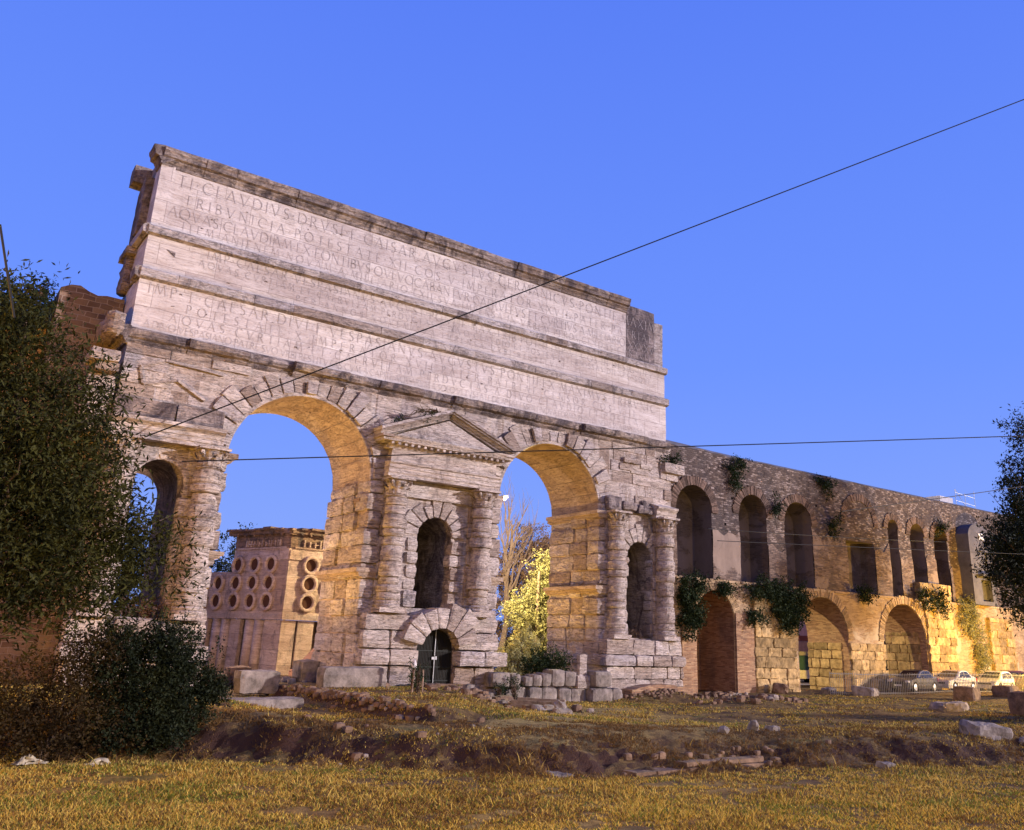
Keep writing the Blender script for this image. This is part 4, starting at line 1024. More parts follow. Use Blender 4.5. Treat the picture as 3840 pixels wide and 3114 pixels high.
# lower zone: engaged cylinders and slabs
for o_, a_, n_, seq in ((TC, d1, n1, [('s', 0, 1.65), ('c', 2.35), ('c', 3.25), ('s', 3.95, 4.95), ('c', 5.65), ('c', 6.55), ('s', 7.25, 8.7)]), (TC, d2, n2, [('s', 0, 1.0), ('s', 1.15, 2.3), ('s', 2.75, 3.7), ('c', 4.3), ('c', 5.3)])):
    for it in seq:
        q = MB()
        if it[0] == 's': bx2(q, o_, a_, n_, it[1], it[2], .3, zb0, zc0-.01, -.02); q.build('slab', M['tomb'], tb)
        else:
            c_ = o_+a_*it[1]-n_*.34; q.lathe(c_.x, c_.y, [(.41, zb0), (.40, -1), (.39, zc0-.01)], 20, .015); q.build('cylinder', M['tomb'], tb, smooth=True)
q = MB(); 
for o_, a_, n_, L in ((TC, d1, n1, LA2), (TC, d2, n2, LB)):
    bx2(q, o_, a_, n_, .3, L-.3, .4, zt0, zt0+.12, .05)
    r_ = random.Random(int(L*7)); x = .9
    while x < L-1.2:                                     # worn little figures of the relief
        hgt_ = r_.uniform(.34, .50); bx2(q, o_, a_, n_, x, x+r_.uniform(.07, .14), .1, zt0+.14, zt0+.14+hgt_, .10)
        if r_.random() < .5: bx2(q, o_, a_, n_, x-.08, x+.3, .1, zt0+.30, zt0+.37, .12)
        x += r_.uniform(.2, .42)
q.build('relief_frieze', M['tomb'], tb)
q = MB(); Pq = [TC+(d1+d2)*.0, TC+d2*LB, TC+d2*LB+d1*LA2, TC+d1*LA2]
q.hexa([(*p_.xy, zt0) for p_ in Pq]+[(*p_.xy, zt1-.25) for p_ in Pq], (10, 12, 2), .05, .03)
for o_, a_, n_, L in ((TC, d1, n1, LA2), (TC, d2, n2, LB)):
    x = -.3
    while x < L:
        w_ = random.Random(int(x*50+L)).uniform(.6, 1.2); k_ = random.Random(int(x*70)).uniform(-.07, .10)
        bx2(q, o_, a_, n_, x, x+w_, .6, zt1-.32, zt1-.1+k_, .22+k_); bx2(q, o_, a_, n_, x, x+w_, .6, zt1-.12+k_, zt1+.02+k_, .36+k_*2)
        bx2(q, o_, a_, n_, x+.1, x+.24, .6, zt1-.42, zt1-.30, .26); x += w_
q.build('ruined_cornice', M['tombdark'], tb)
q = MB(); bx2(q, TC, d1, n1, .0, .9, .1, 4.55, 5.25, .06); bx2(q, TC, d2, n2, .0, 1.0, .1, 4.55, 5.15, .06); bx2(q, TC, d2, n2, -.02, .7, .1, zc1, 4.5, .04); bx2(q, TC, d1, n1, -.02, 1.2, .1, zc1, 4.5, .03)
q.build('corner_pilaster', M['tomb'], tb)

# ------------------------------------------------------------------ foliage helpers
M['leafdark'] = leafmat('dark evergreen leaves', [(.004, .006, .002), (.012, .014, .004), (.050, .050, .010), (.014, .017, .005)])
M['leafblack'] = leafmat('deep green leaves', [(.004, .007, .003), (.010, .015, .006), (.026, .029, .009)], trans=.1)
M['leafgold'] = leafmat('lamp lit maple leaves', [(.08, .075, .025), (.28, .26, .11), (.55, .52, .28)], trans=.35, sc=2)
M['leafbrown'] = leafmat('sparse brown foliage', [(.07, .04, .03), (.13, .08, .055), (.16, .10, .06)], trans=.2)
M['ivy'] = leafmat('ivy leaves', [(.006, .011, .004), (.016, .028, .010), (.034, .050, .014)], trans=.15)
def leaves(blobs, n, size, seed, spread=.8, hang=0., wd=.24):
    """leaf faces clumped on twigs inside ellipsoid blobs [(x,y,z,rx,ry,rz,weight)]"""
    g = np.random.default_rng(seed); bl = np.array([b[:6] for b in blobs], float); w = np.array([b[6] if len(b) > 6 else b[3]*b[4]*b[5] for b in blobs], float); w /= w.sum()
    nc = max(8, n//26); bi = g.choice(len(blobs), nc, p=w)
    d = g.normal(size=(nc, 3)); d /= np.linalg.norm(d, axis=1)[:, None]; rad = g.random(nc)**.42
    rad = rad*(1+.22*np.sin(d[:, 0]*7+bi)+.15*np.sin(d[:, 2]*9+d[:, 1]*5))
    cpos = bl[bi, :3]+d*bl[bi, 3:6]*rad[:, None]
    ax = d*.7+g.normal(size=(nc, 3))*.5; ax[:, 2] += .1-hang; ax /= np.linalg.norm(ax, axis=1)[:, None]
    k = g.integers(0, nc, n); t = g.random(n)
    tw = size*5.0*spread
    p = cpos[k]+ax[k]*(t[:, None]*tw)+g.normal(size=(n, 3))*size*.9*spread
    u = ax[k]*.6+g.normal(size=(n, 3))*.7; u /= np.linalg.norm(u, axis=1)[:, None]
    v = np.cross(u, g.normal(size=(n, 3))); v /= np.linalg.norm(v, axis=1)[:, None]
    s = size*(.6+.8*g.random(n))[:, None]; nn = np.cross(u, v)
    a = p-u*s*.5; b = p+v*s*wd+nn*s*.06; c = p+u*s*.55; e = p-v*s*wd+nn*s*.06
    vs = np.stack([a, b, c, e], 1).reshape(-1, 3); fs = np.arange(4*n).reshape(n, 4)
    return vs, fs
def crown(parent, blobs, n, size, mat, seed, name='crown', **k):
    v, f = leaves(blobs, n, size, seed, **k); return npmesh(name, v, f, mat, parent=parent)
def branches(mb, base, tips, r0_, seed, twigs=3, droop=0., jit=.25, tr=.25):
    g = random.Random(seed); base = Vector(base)
    for tp in tips:
        tp = Vector(tp); L = (tp-base).length; pts = []; rs = []
        for i in range(7):
            t = i/6; q = base.lerp(tp, t)+Vector((g.uniform(-1, 1), g.uniform(-1, 1), g.uniform(-1, 1)))*jit*(.0 if i in (0,) else .35)+Vector((0, 0, .12*L*math.sin(t*math.pi)*(1-droop)))
            pts.append(q); rs.append(r0_*(1-t*.85))
        mb.tube(pts, rs, 6)
        for j in range(twigs):
            k = g.randint(2, 5); st = pts[k]; dr = (tp-base).normalized()+Vector((g.uniform(-1, 1), g.uniform(-1, 1), g.uniform(-.3, 1)))*.8
            e = st+dr.normalized()*L*g.uniform(.2, .45); mid_ = st.lerp(e, .5)+Vector((g.uniform(-1, 1), g.uniform(-1, 1), .3))*L*.03
            mb.tube([st, mid_, e], [rs[k]*.6, rs[k]*.4, rs[k]*tr*.5], 5)

# left evergreen tree
tr = empty('evergreen_tree', (-12.2, -15.2, -2.75), 'big dark evergreen tree at the left edge hiding the left end of the gate', 'tree')
mb = MB(); mb.tube([(-12.2, -15.2, -3), (-12.1, -15.1, -1.2), (-12.3, -15.2, .8), (-12.1, -15.3, 2.6), (-12.2, -15.3, 4.6), (-12.4, -15.3, 6.6)], [.26, .22, .18, .14, .09, .03], 10)
bb = MB(); branches(bb, (-12.2, -15.2, 1.0), [(-9.9, -15.1, 3.7), (-8.6, -15.2, 2.1), (-9.4, -15.0, 1.2), (-10.6, -15.6, 4.6), (-13.8, -15.0, 4.0), (-12.0, -16.6, 3.2), (-11.2, -14.6, 5.6), (-12.6, -14.0, 2.5)], .07, 3, 5)
mb.v, mb.f, mb.mi = mb.v, mb.f, mb.mi
mb.build('trunk', M['bark'], tr); bb.build('limbs', M['bark'], tr)
BL = [(-12.9, -15.2, 6.3, .8, .9, 1.1), (-12.3, -15.2, 5.5, 1.2, 1.1, .9), (-12.0, -15.2, 4.3, 1.7, 1.3, .9), (-11.3, -15.2, 5.3, .55, .6, .5), (-10.7, -15.2, 5.0, .35, .5, .5), (-11.9, -15.2, 3.2, 1.95, 1.4, .9), (-10.4, -15.2, 3.6, .55, .7, .6), (-11.6, -15.2, 2.2, 2.2, 1.4, .8), (-10.0, -15.2, 2.5, .7, .7, .6), (-11.6, -15.2, 1.3, 2.4, 1.3, .75), (-9.4, -15.2, 1.6, .7, .6, .55), (-8.6, -15.2, 1.5, .45, .4, .35), (-8.1, -15.2, 2.05, .38, .3, .25, .04), (-9.0, -15.2, 1.1, .5, .5, .4), (-11.9, -15.2, .6, 1.9, 1.1, .45), (-10.3, -15.2, .7, .8, .8, .5), (-14.2, -15.2, 3.5, 1.6, 1.3, 3.0, 6.)]
crown(tr, BL, 66000, .15, M['leafdark'], 1, spread=1.25, wd=.14)
# bushes under it
def bush(name, loc, blobs, n, size, mat, label, seed, cat='bush', group=None, tips=8, **k):
    o = empty(name, loc, label, cat, group); q = MB(); g = random.Random(seed)
    tl = [(b[0]+g.uniform(-.4, .4)*b[3], b[1]+g.uniform(-.4, .4)*b[4], b[2]+b[5]*g.uniform(.1, .8)) for b in blobs for _ in range(max(1, tips//len(blobs)))]
    branches(q, (loc[0], loc[1], loc[2]-.05), tl, .03+size*.15, seed, 2); q.build('stem', M['bark'], o)
    crown(o, blobs, n, size, mat, seed, 'foliage', **k); return o
bush('round_bush', (-8.4, -13.9, -2.7), [(-8.3, -13.9, -1.3, 1.35, 1.0, 1.3), (-7.8, -13.9, -.55, .8, .8, .75), (-8.9, -13.9, -.6, .7, .8, .75), (-7.3, -13.8, -1.7, .65, .7, .9), (-6.75, -13.7, -1.35, .4, .4, .35, .25), (-8.3, -14.2, -2.2, 1.3, .9, .5)], 46000, .075, M['leafblack'], 'dark rounded bush touching the ground right of the reddish shrub', 5)
bush('straggly_shrub', (-10.2, -14.4, -2.75), [(-10.2, -14.4, -1.6, 1.1, .8, 1.0), (-11.3, -14.4, -1.9, 1.0, .8, .8), (-9.7, -14.6, -2.2, .8, .7, .5), (-10.7, -14.4, -2.4, 1.3, .7, .4), (-9.7, -14.3, -.7, .5, .5, .5, .3)], 17000, .075, leafmat('reddish shrub leaves', [(.008, .007, .003), (.03, .018, .007), (.06, .045, .010)]), 'straggly reddish green shrub at the left edge below the tree', 6, spread=1.3)

# right tree
SX = 2.4
tr = empty('dark_tree', (46.5+SX, -8.0, -2.5), 'black silhouetted leafy tree hanging in from the right edge', 'tree')
mb = MB(); mb.tube([(46.6+SX, -8, -3), (46.5+SX, -8, 1), (46.8+SX, -8.1, 5), (47.0+SX, -8, 9), (47.3+SX, -8, 14)], [.34, .28, .24, .17, .06], 10); mb.build('trunk', M['bark'], tr)
mb = MB(); branches(mb, (46.7+SX, -8, 4.5), [(a_+SX, b_, c_) for a_, b_, c_ in [(42.2, -8.2, 7.6), (41.8, -8, 5.0), (43.4, -8, 3.4), (45.4, -8.3, 12.0), (44.2, -7.6, 10.2), (49, -8, 11), (48, -9, 7)]], .11, 8, 6); mb.build('limbs', M['bark'], tr)
BR = [(47.2, -8, 6.6, 3.6, 2.4, 2.6), (44.3, -8, 6.6, 2.0, 1.8, 2.0), (42.9, -8, 5.6, 1.2, 1.2, 1.1), (44.6, -8, 3.9, 1.3, 1.2, 1.0), (46.3, -8, 3.2, 1.6, 1.5, 1.0), (45.2, -8, 9.2, 1.3, 1.4, 1.0), (45.9, -8, 11.0, .7, .9, 1.4), (44.9, -8, 10.6, .45, .5, 1.4, 1.2), (48.3, -8, 14.5, 1.6, 1.5, 2.6), (47.6, -8, 11.5, 1.2, 1.2, 1.2), (43.6, -8, 8.3, .7, .8, .7), (50.5, -8, 9, 3, 2.6, 4.5)]
BR = [(b[0]+SX,)+b[1:] for b in BR]
crown(tr, BR, 48000, .23, M['leafblack'], 11, spread=.95, wd=.19)

# trees behind the right arch
def bgtree(loc, h, blobs, n, size, mat, label, seed, bark='barkpale', r=.22, tips=None, twigs=5, group='trees behind the gate', tw=None):
    o = empty('tree', loc, label, 'tree', group); q = MB(); g = random.Random(seed); x, y, z = loc
    top = (x+g.uniform(-.5, .5), y, z+h); pts = [Vector((x, y, z-.2)).lerp(Vector(top), i/6)+Vector((g.uniform(-.15, .15), 0, 0))*(i > 0) for i in range(7)]
    q.tube(pts, [r*(1-i/7.5) for i in range(7)], 8); q.build('trunk', M[bark], o)
    q = MB()
    tips = tips or [(b[0], b[1], b[2]) for b in blobs]
    for i in range(2, 6): branches(q, pts[i], tips[(i-2)::4] or tips[:1], r*.35, seed+i, twigs, jit=.5)
    q.build('limbs', M[bark], o)
    if n: crown(o, blobs, n, size, mat, seed)
    return o
bgtree((28.2, 19.5, -2.3), 8, [(28.2, 19.5, 4.8, 1.45, 1.0, 2.0), (28.3, 19.5, 2.4, 1.6, 1.1, 1.5), (25.5, 19.5, 2.2, 1.15, .9, 1.25), (26.5, 19.5, .7, 1.5, 1.0, 1.1), (28.0, 19.5, -.5, 1.5, 1.0, 1.0), (29.6, 19.5, 3.5, 1.2, 1, 2.2), (27.2, 19.5, 3.9, .8, .7, .8)], 34000, .165, M['leafgold'], 'glowing yellow leafed tree lit by the lamp behind the right arch', 21, 'bark', .14, group=None)
bare = bgtree((28.3, 26, -2.3), 12, [(26, 26, 9, 1, 1, 1)], 0, .2, None, 'tall pale bare tree beside the lit lamp behind the right arch', 22, 'barkbrown', r=.3,
       tips=[(27.5+a_, 26, b_) for a_, b_ in ((0, 10.5), (1.2, 12.4), (2.6, 11.6), (4.2, 10.0), (.3, 8), (5.2, 8.9), (2.8, 8.3), (1.6, 10.5), (3.8, 10.8), (3.2, 9.6), (.2, 12.0), (3.3, 9.0))], twigs=12)
bt = bgtree((31.3, 27, -2.3), 10, [(31.6, 27, 8.2, 2.0, 1.4, 1.7), (30.0, 27, 6.4, 2.0, 1.4, 2.0), (32.8, 27, 6.6, 2.2, 1.4, 2.4), (31.0, 27, 3.6, 2.6, 1.6, 2.2), (28.7, 27, 4.0, 1.3, 1, 2.4), (33.5, 27, 3.0, 2.2, 1.5, 2)], 26000, .17, M['leafbrown'], 'brownish half bare tree behind the right arch left of the pine', 23, r=.2, twigs=8)
bgtree((37.3, 31, -2.3), 10, [(36.8, 31, 8.3, 2.0, 1.5, .7), (38.0, 31, 6.9, 2.4, 1.5, .9), (36.2, 31, 5.6, 1.6, 1.5, 1.0), (37.5, 31, 4.2, 2.8, 1.6, 1.2)], 12000, .22, M['leafblack'], 'dark flat topped pine behind the right arch beside the pier', 24, 'bark')
bgtree((31.5, 30, -2.3), 2.5, [(28.5, 30, .6, 2.4, 1.4, 1.8), (31.5, 30, .2, 2.4, 1.4, 1.8), (34, 30, .0, 2.6, 1.4, 1.8), (38, 30, .6, 2.8, 1.4, 2.6)], 14000, .20, M['leafbrown'], 'low dark brownish tree filling the foot of the right arch view', 25, 'bark')
bgtree((7.5, 31, -2.3), 8, [(7.2, 31, 4.6, 1.6, 1.2, 2.0), (7.4, 31, 6.6, .8, .7, .9), (6.2, 31, 2.0, 2.4, 1.5, 2.5), (9, 31, 2.0, 2.4, 1.5, 2.5)], 15000, .19, M['leafblack'], 'dark tree peeking out left of the round holed tomb', 26, 'bark')
bgtree((-1.6, 24, -2.3), 8, [(-1.4, 24, 5.3, 1.1, 1, 1.3), (-.4, 24, 4.0, 1.5, 1.1, 1.3), (-1.8, 24, 2.4, 2.2, 1.3, 2.0), (-1.6, 24, 0, 2.4, 1.3, 2.0)], 13000, .19, M['leafblack'], 'dark tree seen through the narrow arch of the left aedicule', 27, 'bark')

# ------------------------------------------------------------------ ivy and wall plants
def ivy(loc, blobs, n, label, seed, size=.15, group=None, cat='ivy', mat='ivy'):
    return bush('ivy', loc, blobs, n, size, M[mat], label, seed, cat, group, hang=.5)
ivy((24.9, 1.0, 3.9), [(24.85, .95, 3.2, .55, .3, .95), (25.2, .95, 2.2, .38, .25, .9), (24.7, .95, 1.4, .4, .25, .6), (25.6, 1.0, 3.8, .5, .25, .25), (24.9, .95, .6, .12, .1, .5)], 6500, 'ivy curtain hanging down the wall beside the gate corner', 31)
ivy((32.4, .8, 4.1), [(32.0, .85, 3.9, 1.3, .35, .42), (33.4, .8, 3.2, 1.2, .4, .9), (33.6, .75, 2.2, .95, .4, .75), (34.8, .8, 3.6, .7, .35, .5), (30.6, .9, 3.6, .7, .25, .3), (35.0, .8, 2.6, .4, .3, .5)], 11000, 'large ivy clump overhanging the tufa pier beside the second lower arch', 32)
ivy((30.6, .9, 2.4), [(30.6, .9, 2.1, .42, .25, .3)], 900, 'small ivy tuft below the left end of the large ivy clump', 33)
ivy((27.9, 1.1, 3.9), [(27.9, 1.0, 3.75, .55, .22, .25)], 900, 'thin ivy tuft on the ledge over the first lower arch', 34)
ivy((30.0, 1.4, 11.4), [(29.7, 1.45, 10.9, .28, .15, .75), (30.3, 1.4, 11.9, .5, .15, .22), (29.4, 1.45, 11.5, .2, .12, .3)], 1700, 'dark ivy patch high on the wall above the second tall niche', 35)
ivy((39.2, 1.4, 12.0), [(39.2, 1.4, 11.85, .7, .15, .18), (39.5, 1.4, 11.4, .25, .13, .35)], 900, 'dark ivy patch under the coping right of the third tall niche', 36)
ivy((34.0, 1.4, 9.4), [(33.8, 1.4, 9.3, .26, .14, .32)], 420, 'small round plant between the second and third tall niches', 37)
ivy((39.9, 1.4, 9.2), [(39.9, 1.4, 8.9, .32, .14, .35), (39.8, 1.4, 8.3, .16, .12, .5)], 650, 'small hanging plant right of the third tall niche', 38)
ivy((42.6, 1.1, 4.2), [(42.6, 1.05, 4.15, .7, .25, .35)], 1100, 'bushy plant on the ledge below the square recess', 39)
ivy((49.9, .7, 4.6), [(49.9, .7, 4.2, .55, .25, .6)], 1000, 'plant on the stepped tufa pier top left side', 40)
ivy((52.0, .7, 4.6), [(52.0, .72, 4.1, .45, .2, .9)], 1100, 'plant trailing down the middle of the tall tufa pier', 41)
ivy((56.0, 1.0, 4.0), [(56.2, 1.05, 3.2, 1.3, .16, 1.3), (57.6, 1.05, .6, .8, .14, 2.2)], 6500, 'yellow green creeper spread over the brick right of the tall tufa pier', 42, mat='leafgold')
ivy((23.0, .2, 10.5), [(22.5, .1, 10.75, .5, .4, .32), (22.0, -.1, 10.5, .25, .25, .25)], 1400, 'green tuft growing on the broken cornice stone at the gate right corner', 43, .11)
ivy((54.1, 1.4, 9.9), [(54.1, 1.4, 9.9, .4, .16, .55)], 600, 'small plant over the last narrow niche', 44)
ivy((-10.9, 2.2, 13.0), [(-11.6, 2.6, 12.6, 1.2, .8, .8), (-10.9, 2.4, 13.1, .6, .6, .4)], 4000, 'dark bush growing on the wall top left of the tufa masonry', 45)
ivy((6.3, -.9, 10.5), [(5.6, -.9, 10.35, .28, .2, .14), (4.2, -.9, 9.75, .3, .2, .12)], 700, 'small dry tuft on the pediment left slope', 46, .08)

# ------------------------------------------------------------------ stones
M['void2'] = M['void']
def stone(name, x, y, w, d, h, label, cat='stone block', mat='rock', rot=0., seed=0, tilt=0., amp=.08, group=None, z=None, bev=.10):
    z0 = hz(x, y) if z is None else z
    mb = MB(); mb.block(-w/2, w/2, -d/2, d/2, -.12, h, amp, min(bev, h*.35), max(.12, min(w, h)/3), 1.9, seed)
    o = mb.build(name, M[mat]); o.location = (x, y, z0-.07*h); o.rotation_euler = (tilt, tilt*.5, rot); return tag(o, label, cat, group)
SB = [ (37.1, -2.1, 2.3, 1.4, .55, 'flat slab of travertine lying in front of the fence', .5, .08), (35.9, -.3, 1.1, .7, .4, 'small pale stone at the foot of the fence left end', .2, 0),
       (31.9, .3, 1.1, .9, .65, 'brown boulder at the foot of the first tufa pier', .8, .1), (40.5, -6.9, 2.0, 1.2, .85, 'rounded dark boulder on the grass in front of the silver car', .3, .05),
       (28.7, -12.6, 2.6, .9, .42, 'long low block in the shadow strip on the right', .1, 0), (13.9, -22.3, 1.45, .75, .42, 'cracked pale rock in the grass at lower right', -.4, .15), (14.8, -23.1, .5, .5, .25, 'small flat stone beside the cracked pale rock', .6, 0),
       (7.2, -19.0, .36, .3, .28, 'small pointed white stone in mid lawn', .3, .3), (7.75, -19.25, .5, .35, .16, 'flat white stone right of the pointed one', .1, .1), (6.0, -19.0, .34, .3, .2, 'small white stone left of the pointed pair', .7, 0),
       (7.55, -9.3, .7, .5, .42, 'white broken stone beside the open stone trough', .9, .2), (6.2, -10.0, .8, .5, .22, 'grey rubble stone in front of the open trough', .2, .1), (6.7, -10.6, .8, .4, .2, 'flat grey rubble stone at the trough right end', .0, 0),
       (-.7, -20.3, .95, .4, .12, 'thin flat stone lying in the foreground grass', .2, .1), (7.7, -23.0, .5, .35, .14, 'pale flat stone in grass at right foreground', .1, .1)]
for i, (x, y, w, d, h, lb, ro, ti) in enumerate(SB): stone('stone', x, y, w, d, h, lb, rot=ro, tilt=ti, seed=i*3.1, amp=.10+.07*min(1, w/2), cat='stone', mat='darkrock' if 'brown' in lb or 'dark' in lb else 'rock')
stone('stone_block', 30.6, -15.5, 1.6, 1.3, 1.15, 'dark brown squared stone block at the right edge of the lawn', mat='darkrock', seed=70, amp=.08, cat='stone block')
stone('stone_block', 46.5, -6.3, 1.9, 1.2, .75, 'squared dark stone under the right edge beyond the black block', mat='darkrock', seed=71, rot=.1)
# row of squared blocks in front of the right arch
BW = [(11.9, -1.75, .78, 1.0, 1.25), (12.85, -1.70, .95, 1.0, 1.18), (13.9, -1.65, 1.0, 1.0, 1.15), (14.85, -1.60, .85, 1.0, 1.10), (15.75, -1.75, .92, 1.0, 1.05), (16.65, -1.75, .80, 1.0, 1.05)]
wl = empty('block_wall', (14.2, -1.5, -2.7), 'low wall of squared travertine blocks closing the foot of the right arch', 'low wall')
rv = random.Random(8)
for i, (x0_, x1_, z0_, z1_) in enumerate([(11.7, 12.5, -3, -1.98), (12.5, 13.45, -3, -2.0), (13.45, 14.25, -3, -2.02), (14.25, 15.2, -3, -2.03), (15.2, 16.55, -3, -2.02), (16.55, 17.25, -3, -2.02),
                                          (10.9, 11.72, -3, -1.95), (11.45, 11.95, -1.97, -1.5), (11.95, 12.5, -1.97, -1.42), (12.5, 13.05, -1.97, -1.35), (13.05, 13.85, -1.97, -1.18), (13.85, 14.6, -1.97, -1.27), (15.35, 16.5, -1.98, -1.22), (9.75, 10.45, -2.9, -2.05), (10.45, 11.2, -2.9, -2.08), (9.7, 10.75, -2.03, -1.35), (10.75, 11.3, -2.05, -1.38)]):
    yy = -1.9 if x0_ > 15 else -1.5-.0*i
    if x0_ < 11.4: yy = -1.35
    q = MB(); q.block(x0_+.01, x1_-.01, yy+rv.uniform(-.05, .05), yy+1.0, z0_, z1_, .05, .08, .2); q.build('block', M['rock'], wl)
st = stone('stele', 14.95, -1.35, .50, .26, 1.02, 'small round topped marble stele standing on the low block wall', 'stele', 'trav', seed=3, z=-1.38, amp=.02, bev=.04)
q = MB(); q.wedge(0, 1.0, .02, .25, .05, math.pi-.05, -.13, .13, (1, 1, 8), .01, .01); o = q.build('rounded_top', M['trav'], st); 
q = MB(); q.block(-.42, .42, -.22, .24, -.62, .02, .02, .05, .15); o = q.build('foot', M['trav'], st)
# open stone trough
tg = empty('stone_trough', (7.3, -8.3, hz(7.3, -8.3)), 'broken open stone trough lying on the rubble below the middle pier', 'trough', rz=-1.0)
for (xa, xb, ya, yb, za, zb) in ((-1.0, 1.0, -.38, -.28, -.1, .34), (-1.0, 1.0, .28, .38, -.1, .40), (-1.0, 1.0, -.28, .28, -.1, .04), (.92, 1.02, -.28, .28, -.1, .32)):
    q = MB(); q.block(xa, xb, ya, yb, za, zb, .02, .02, .25); o = q.build('slab', M['rock'], tg); o.matrix_parent_inverse = Matrix.Identity(4)
# rectangular blocks under the left arch
for i, (x, y, w, d, h, lb, ro, mt) in enumerate([(-.75, .1, 1.75, .9, .80, 'long brown stained travertine block under the left arch', .0, 'rock'), (2.6, -1.6, 2.9, .8, .85, 'cracked long travertine block at the foot of the middle pier', .0, 'rock'), (-2.2, 1.1, .9, .8, .5, 'tilted white block beside the left pier foot', .2, 'rock'),
        (-1.2, 4.0, .9, .8, .75, 'dark square block behind the tilted white block', .0, 'darkrock'), (-.1, 4.6, 1.1, .8, .75, 'dark mossy block left of the brick stub', .1, 'darkrock'), (2.3, 2.6, 1.0, .9, 1.0, 'rounded blue grey stone drum lump on rubble behind the cracked block', .2, 'rock'), (-.4, 2.2, .8, .7, .5, 'small dark rubble block between the larger ones', .5, 'darkrock')]):
    stone('stone_block', x, y, w, d, h, lb, rot=ro, seed=20+i*2.3, mat=mt, amp=.08, cat='stone block', z=None if i != 0 else -2.14)
stone('stone_block', -2.7, -6.2, 2.9, 1.0, .62, 'long low block set in the bank before the left arch', rot=.15, seed=55, amp=.07, z=-2.62)
stone('stone_block', -5.6, -6.5, 1.0, 1.0, .55, 'pale stump of stone half behind the round bush', rot=.15, seed=56, amp=.07, z=-2.62)
bs_ = empty('brick_stub', (5.8, 8.0, -2.3), 'worn dark brick wall stub in front of the tomb', 'ruined wall')
q = MB(); q.archwall(3.8, 9.2, -3, -.6, 7.2, 8.6, [], .3, .08, .3, top=lambda x: -1.75+1.35*sst(3.7, 5.4, x)+.1*nz((x*2, 0, 0), 1)); q.build('brickwork', M['brickred'], bs_)
# rubble lumps: many loose stones no one could count
def rubble(name, pts, label_none=None, mat='darkrock', seed=0):
    q = MB(); r_ = random.Random(seed)
    for (x, y, rx, ry, n, s0, s1) in pts:
        for _ in range(n):
            a_, b_ = x+r_.gauss(0, rx), y+r_.gauss(0, ry); s = r_.uniform(s0, s1); z = hz(a_, b_)
            q.block(a_-s, a_+s*r_.uniform(.5, 1.2), b_-s, b_+s*.8, z-.05, z+s*r_.uniform(.6, 1.3), s*.35, s*.3, s*.9)
    o = q.build(name, M[mat]); o['kind'] = 'stuff'; return o
rubble('brown_rubble', [(21.2, -6.8, 1.7, .6, 70, .04, .22), (6.9, -5.0, 1.2, 2.0, 90, .05, .24), (3.9, -20.6, 2.2, .35, 40, .03, .14), (.05, -7.0, .14, 3.0, 110, .04, .17), (19.4, -1.8, 1.6, .4, 120, .04, .14), (26.3, .2, .8, .4, 60, .05, .25), (-3.6, -12.0, .6, 3.0, 40, .03, .15), (3, 3, 3, 2, 40, .05, .25)], seed=4)
rubble('pale_rubble', [(22.6, -6.9, .7, .4, 16, .05, .2), (7.4, -6.0, .9, 1.6, 30, .06, .26), (0.0, -8.0, .14, 3, 12, .05, .16), (27.2, .0, .5, .3, 18, .08, .18), (-1, -17, 5, .8, 10, .03, .07), (12, -19, 6, 2, 12, .03, .07), (2.5, 2.5, 1.5, 1, 25, .1, .25)], mat='rock', seed=5)
# mound of rubble and brick against the right pier
q = MB(); q.archwall(17.9, 22.3, -3.0, -1.9, -1.75, -.9, [], .3, .05, .3, top=lambda x: -2.1+.25*math.sin((x-17.9)/4.4*math.pi)+.05*nz((x*2, 0, 0), 1)); o = q.build('brick_footing', M['brick']); tag(o, 'low curved brick footing in front of the right pier', 'ruined wall')
# brick ledge in the hollow of the foreground
q = MB()
for i in range(4): q.block(2.6, 6.9-.5*i, -21.25+.10*i, -20.5, -3.05+.11*i, -2.95+.11*i, .03, .02, .3)
q.block(.9, 3.4, -21.0, -20.5, -2.9, -2.75, .04, .03, .3); o = q.build('brick_remains', M['darkrock']); tag(o, 'low dark remains of a brick wall in the lawn hollow', 'ruined wall')

q = MB(); x = 24.6  # out-of-view wall added to cast the shadow strip across the right lawn
while x < 40:
    q.block(x, x+1.5, -20.2-.15*(x-24), -19.3-.15*(x-24), -3, -.1+.35*nz((x, 0, 0), 1), .08, .1, .3); x += 1.48
o = q.build('ruined_wall', M['darkrock']); tag(o, 'unseen low wall added beyond the right edge to shade the lawn', 'ruined wall')
# plastic bags by the bush
for i, (x, y, s, lb) in enumerate([(-10.55, -15.1, .25, 'crumpled white plastic bag under the shrub at far left'), (-9.35, -15.4, .22, 'crumpled pale plastic bag left of the round bush')]):
    g = np.random.default_rng(40+i); n = 14; u = np.linspace(0, 1, n); U, V_ = np.meshgrid(u, u)
    zz = np.abs(fbm(U*3.5+i*7, V_*3.5, 60+i, 4))*s*3.2*np.sin(U*np.pi)**.6*np.sin(V_*np.pi)**.5
    Xq = (U-.5)*s*2.6+fbm(U*5, V_*5, 3, 3)*.3; Yq = (V_-.5)*s*1.4+fbm(U*5, V_*5, 8, 3)*.3
    v = np.stack([Xq.ravel(), Yq.ravel(), zz.ravel()], 1); id_ = np.arange(n*n).reshape(n, n)
    f = np.stack([id_[:-1, :-1].ravel(), id_[:-1, 1:].ravel(), id_[1:, 1:].ravel(), id_[1:, :-1].ravel()], 1)
    o = npmesh('plastic_bag', v, f, plain('thin plastic %d' % i, (.36, .31, .22), .4, bump=0), smooth=True); o.location = (x, y, hz(x, y)+.03); tag(o, lb, 'bag')

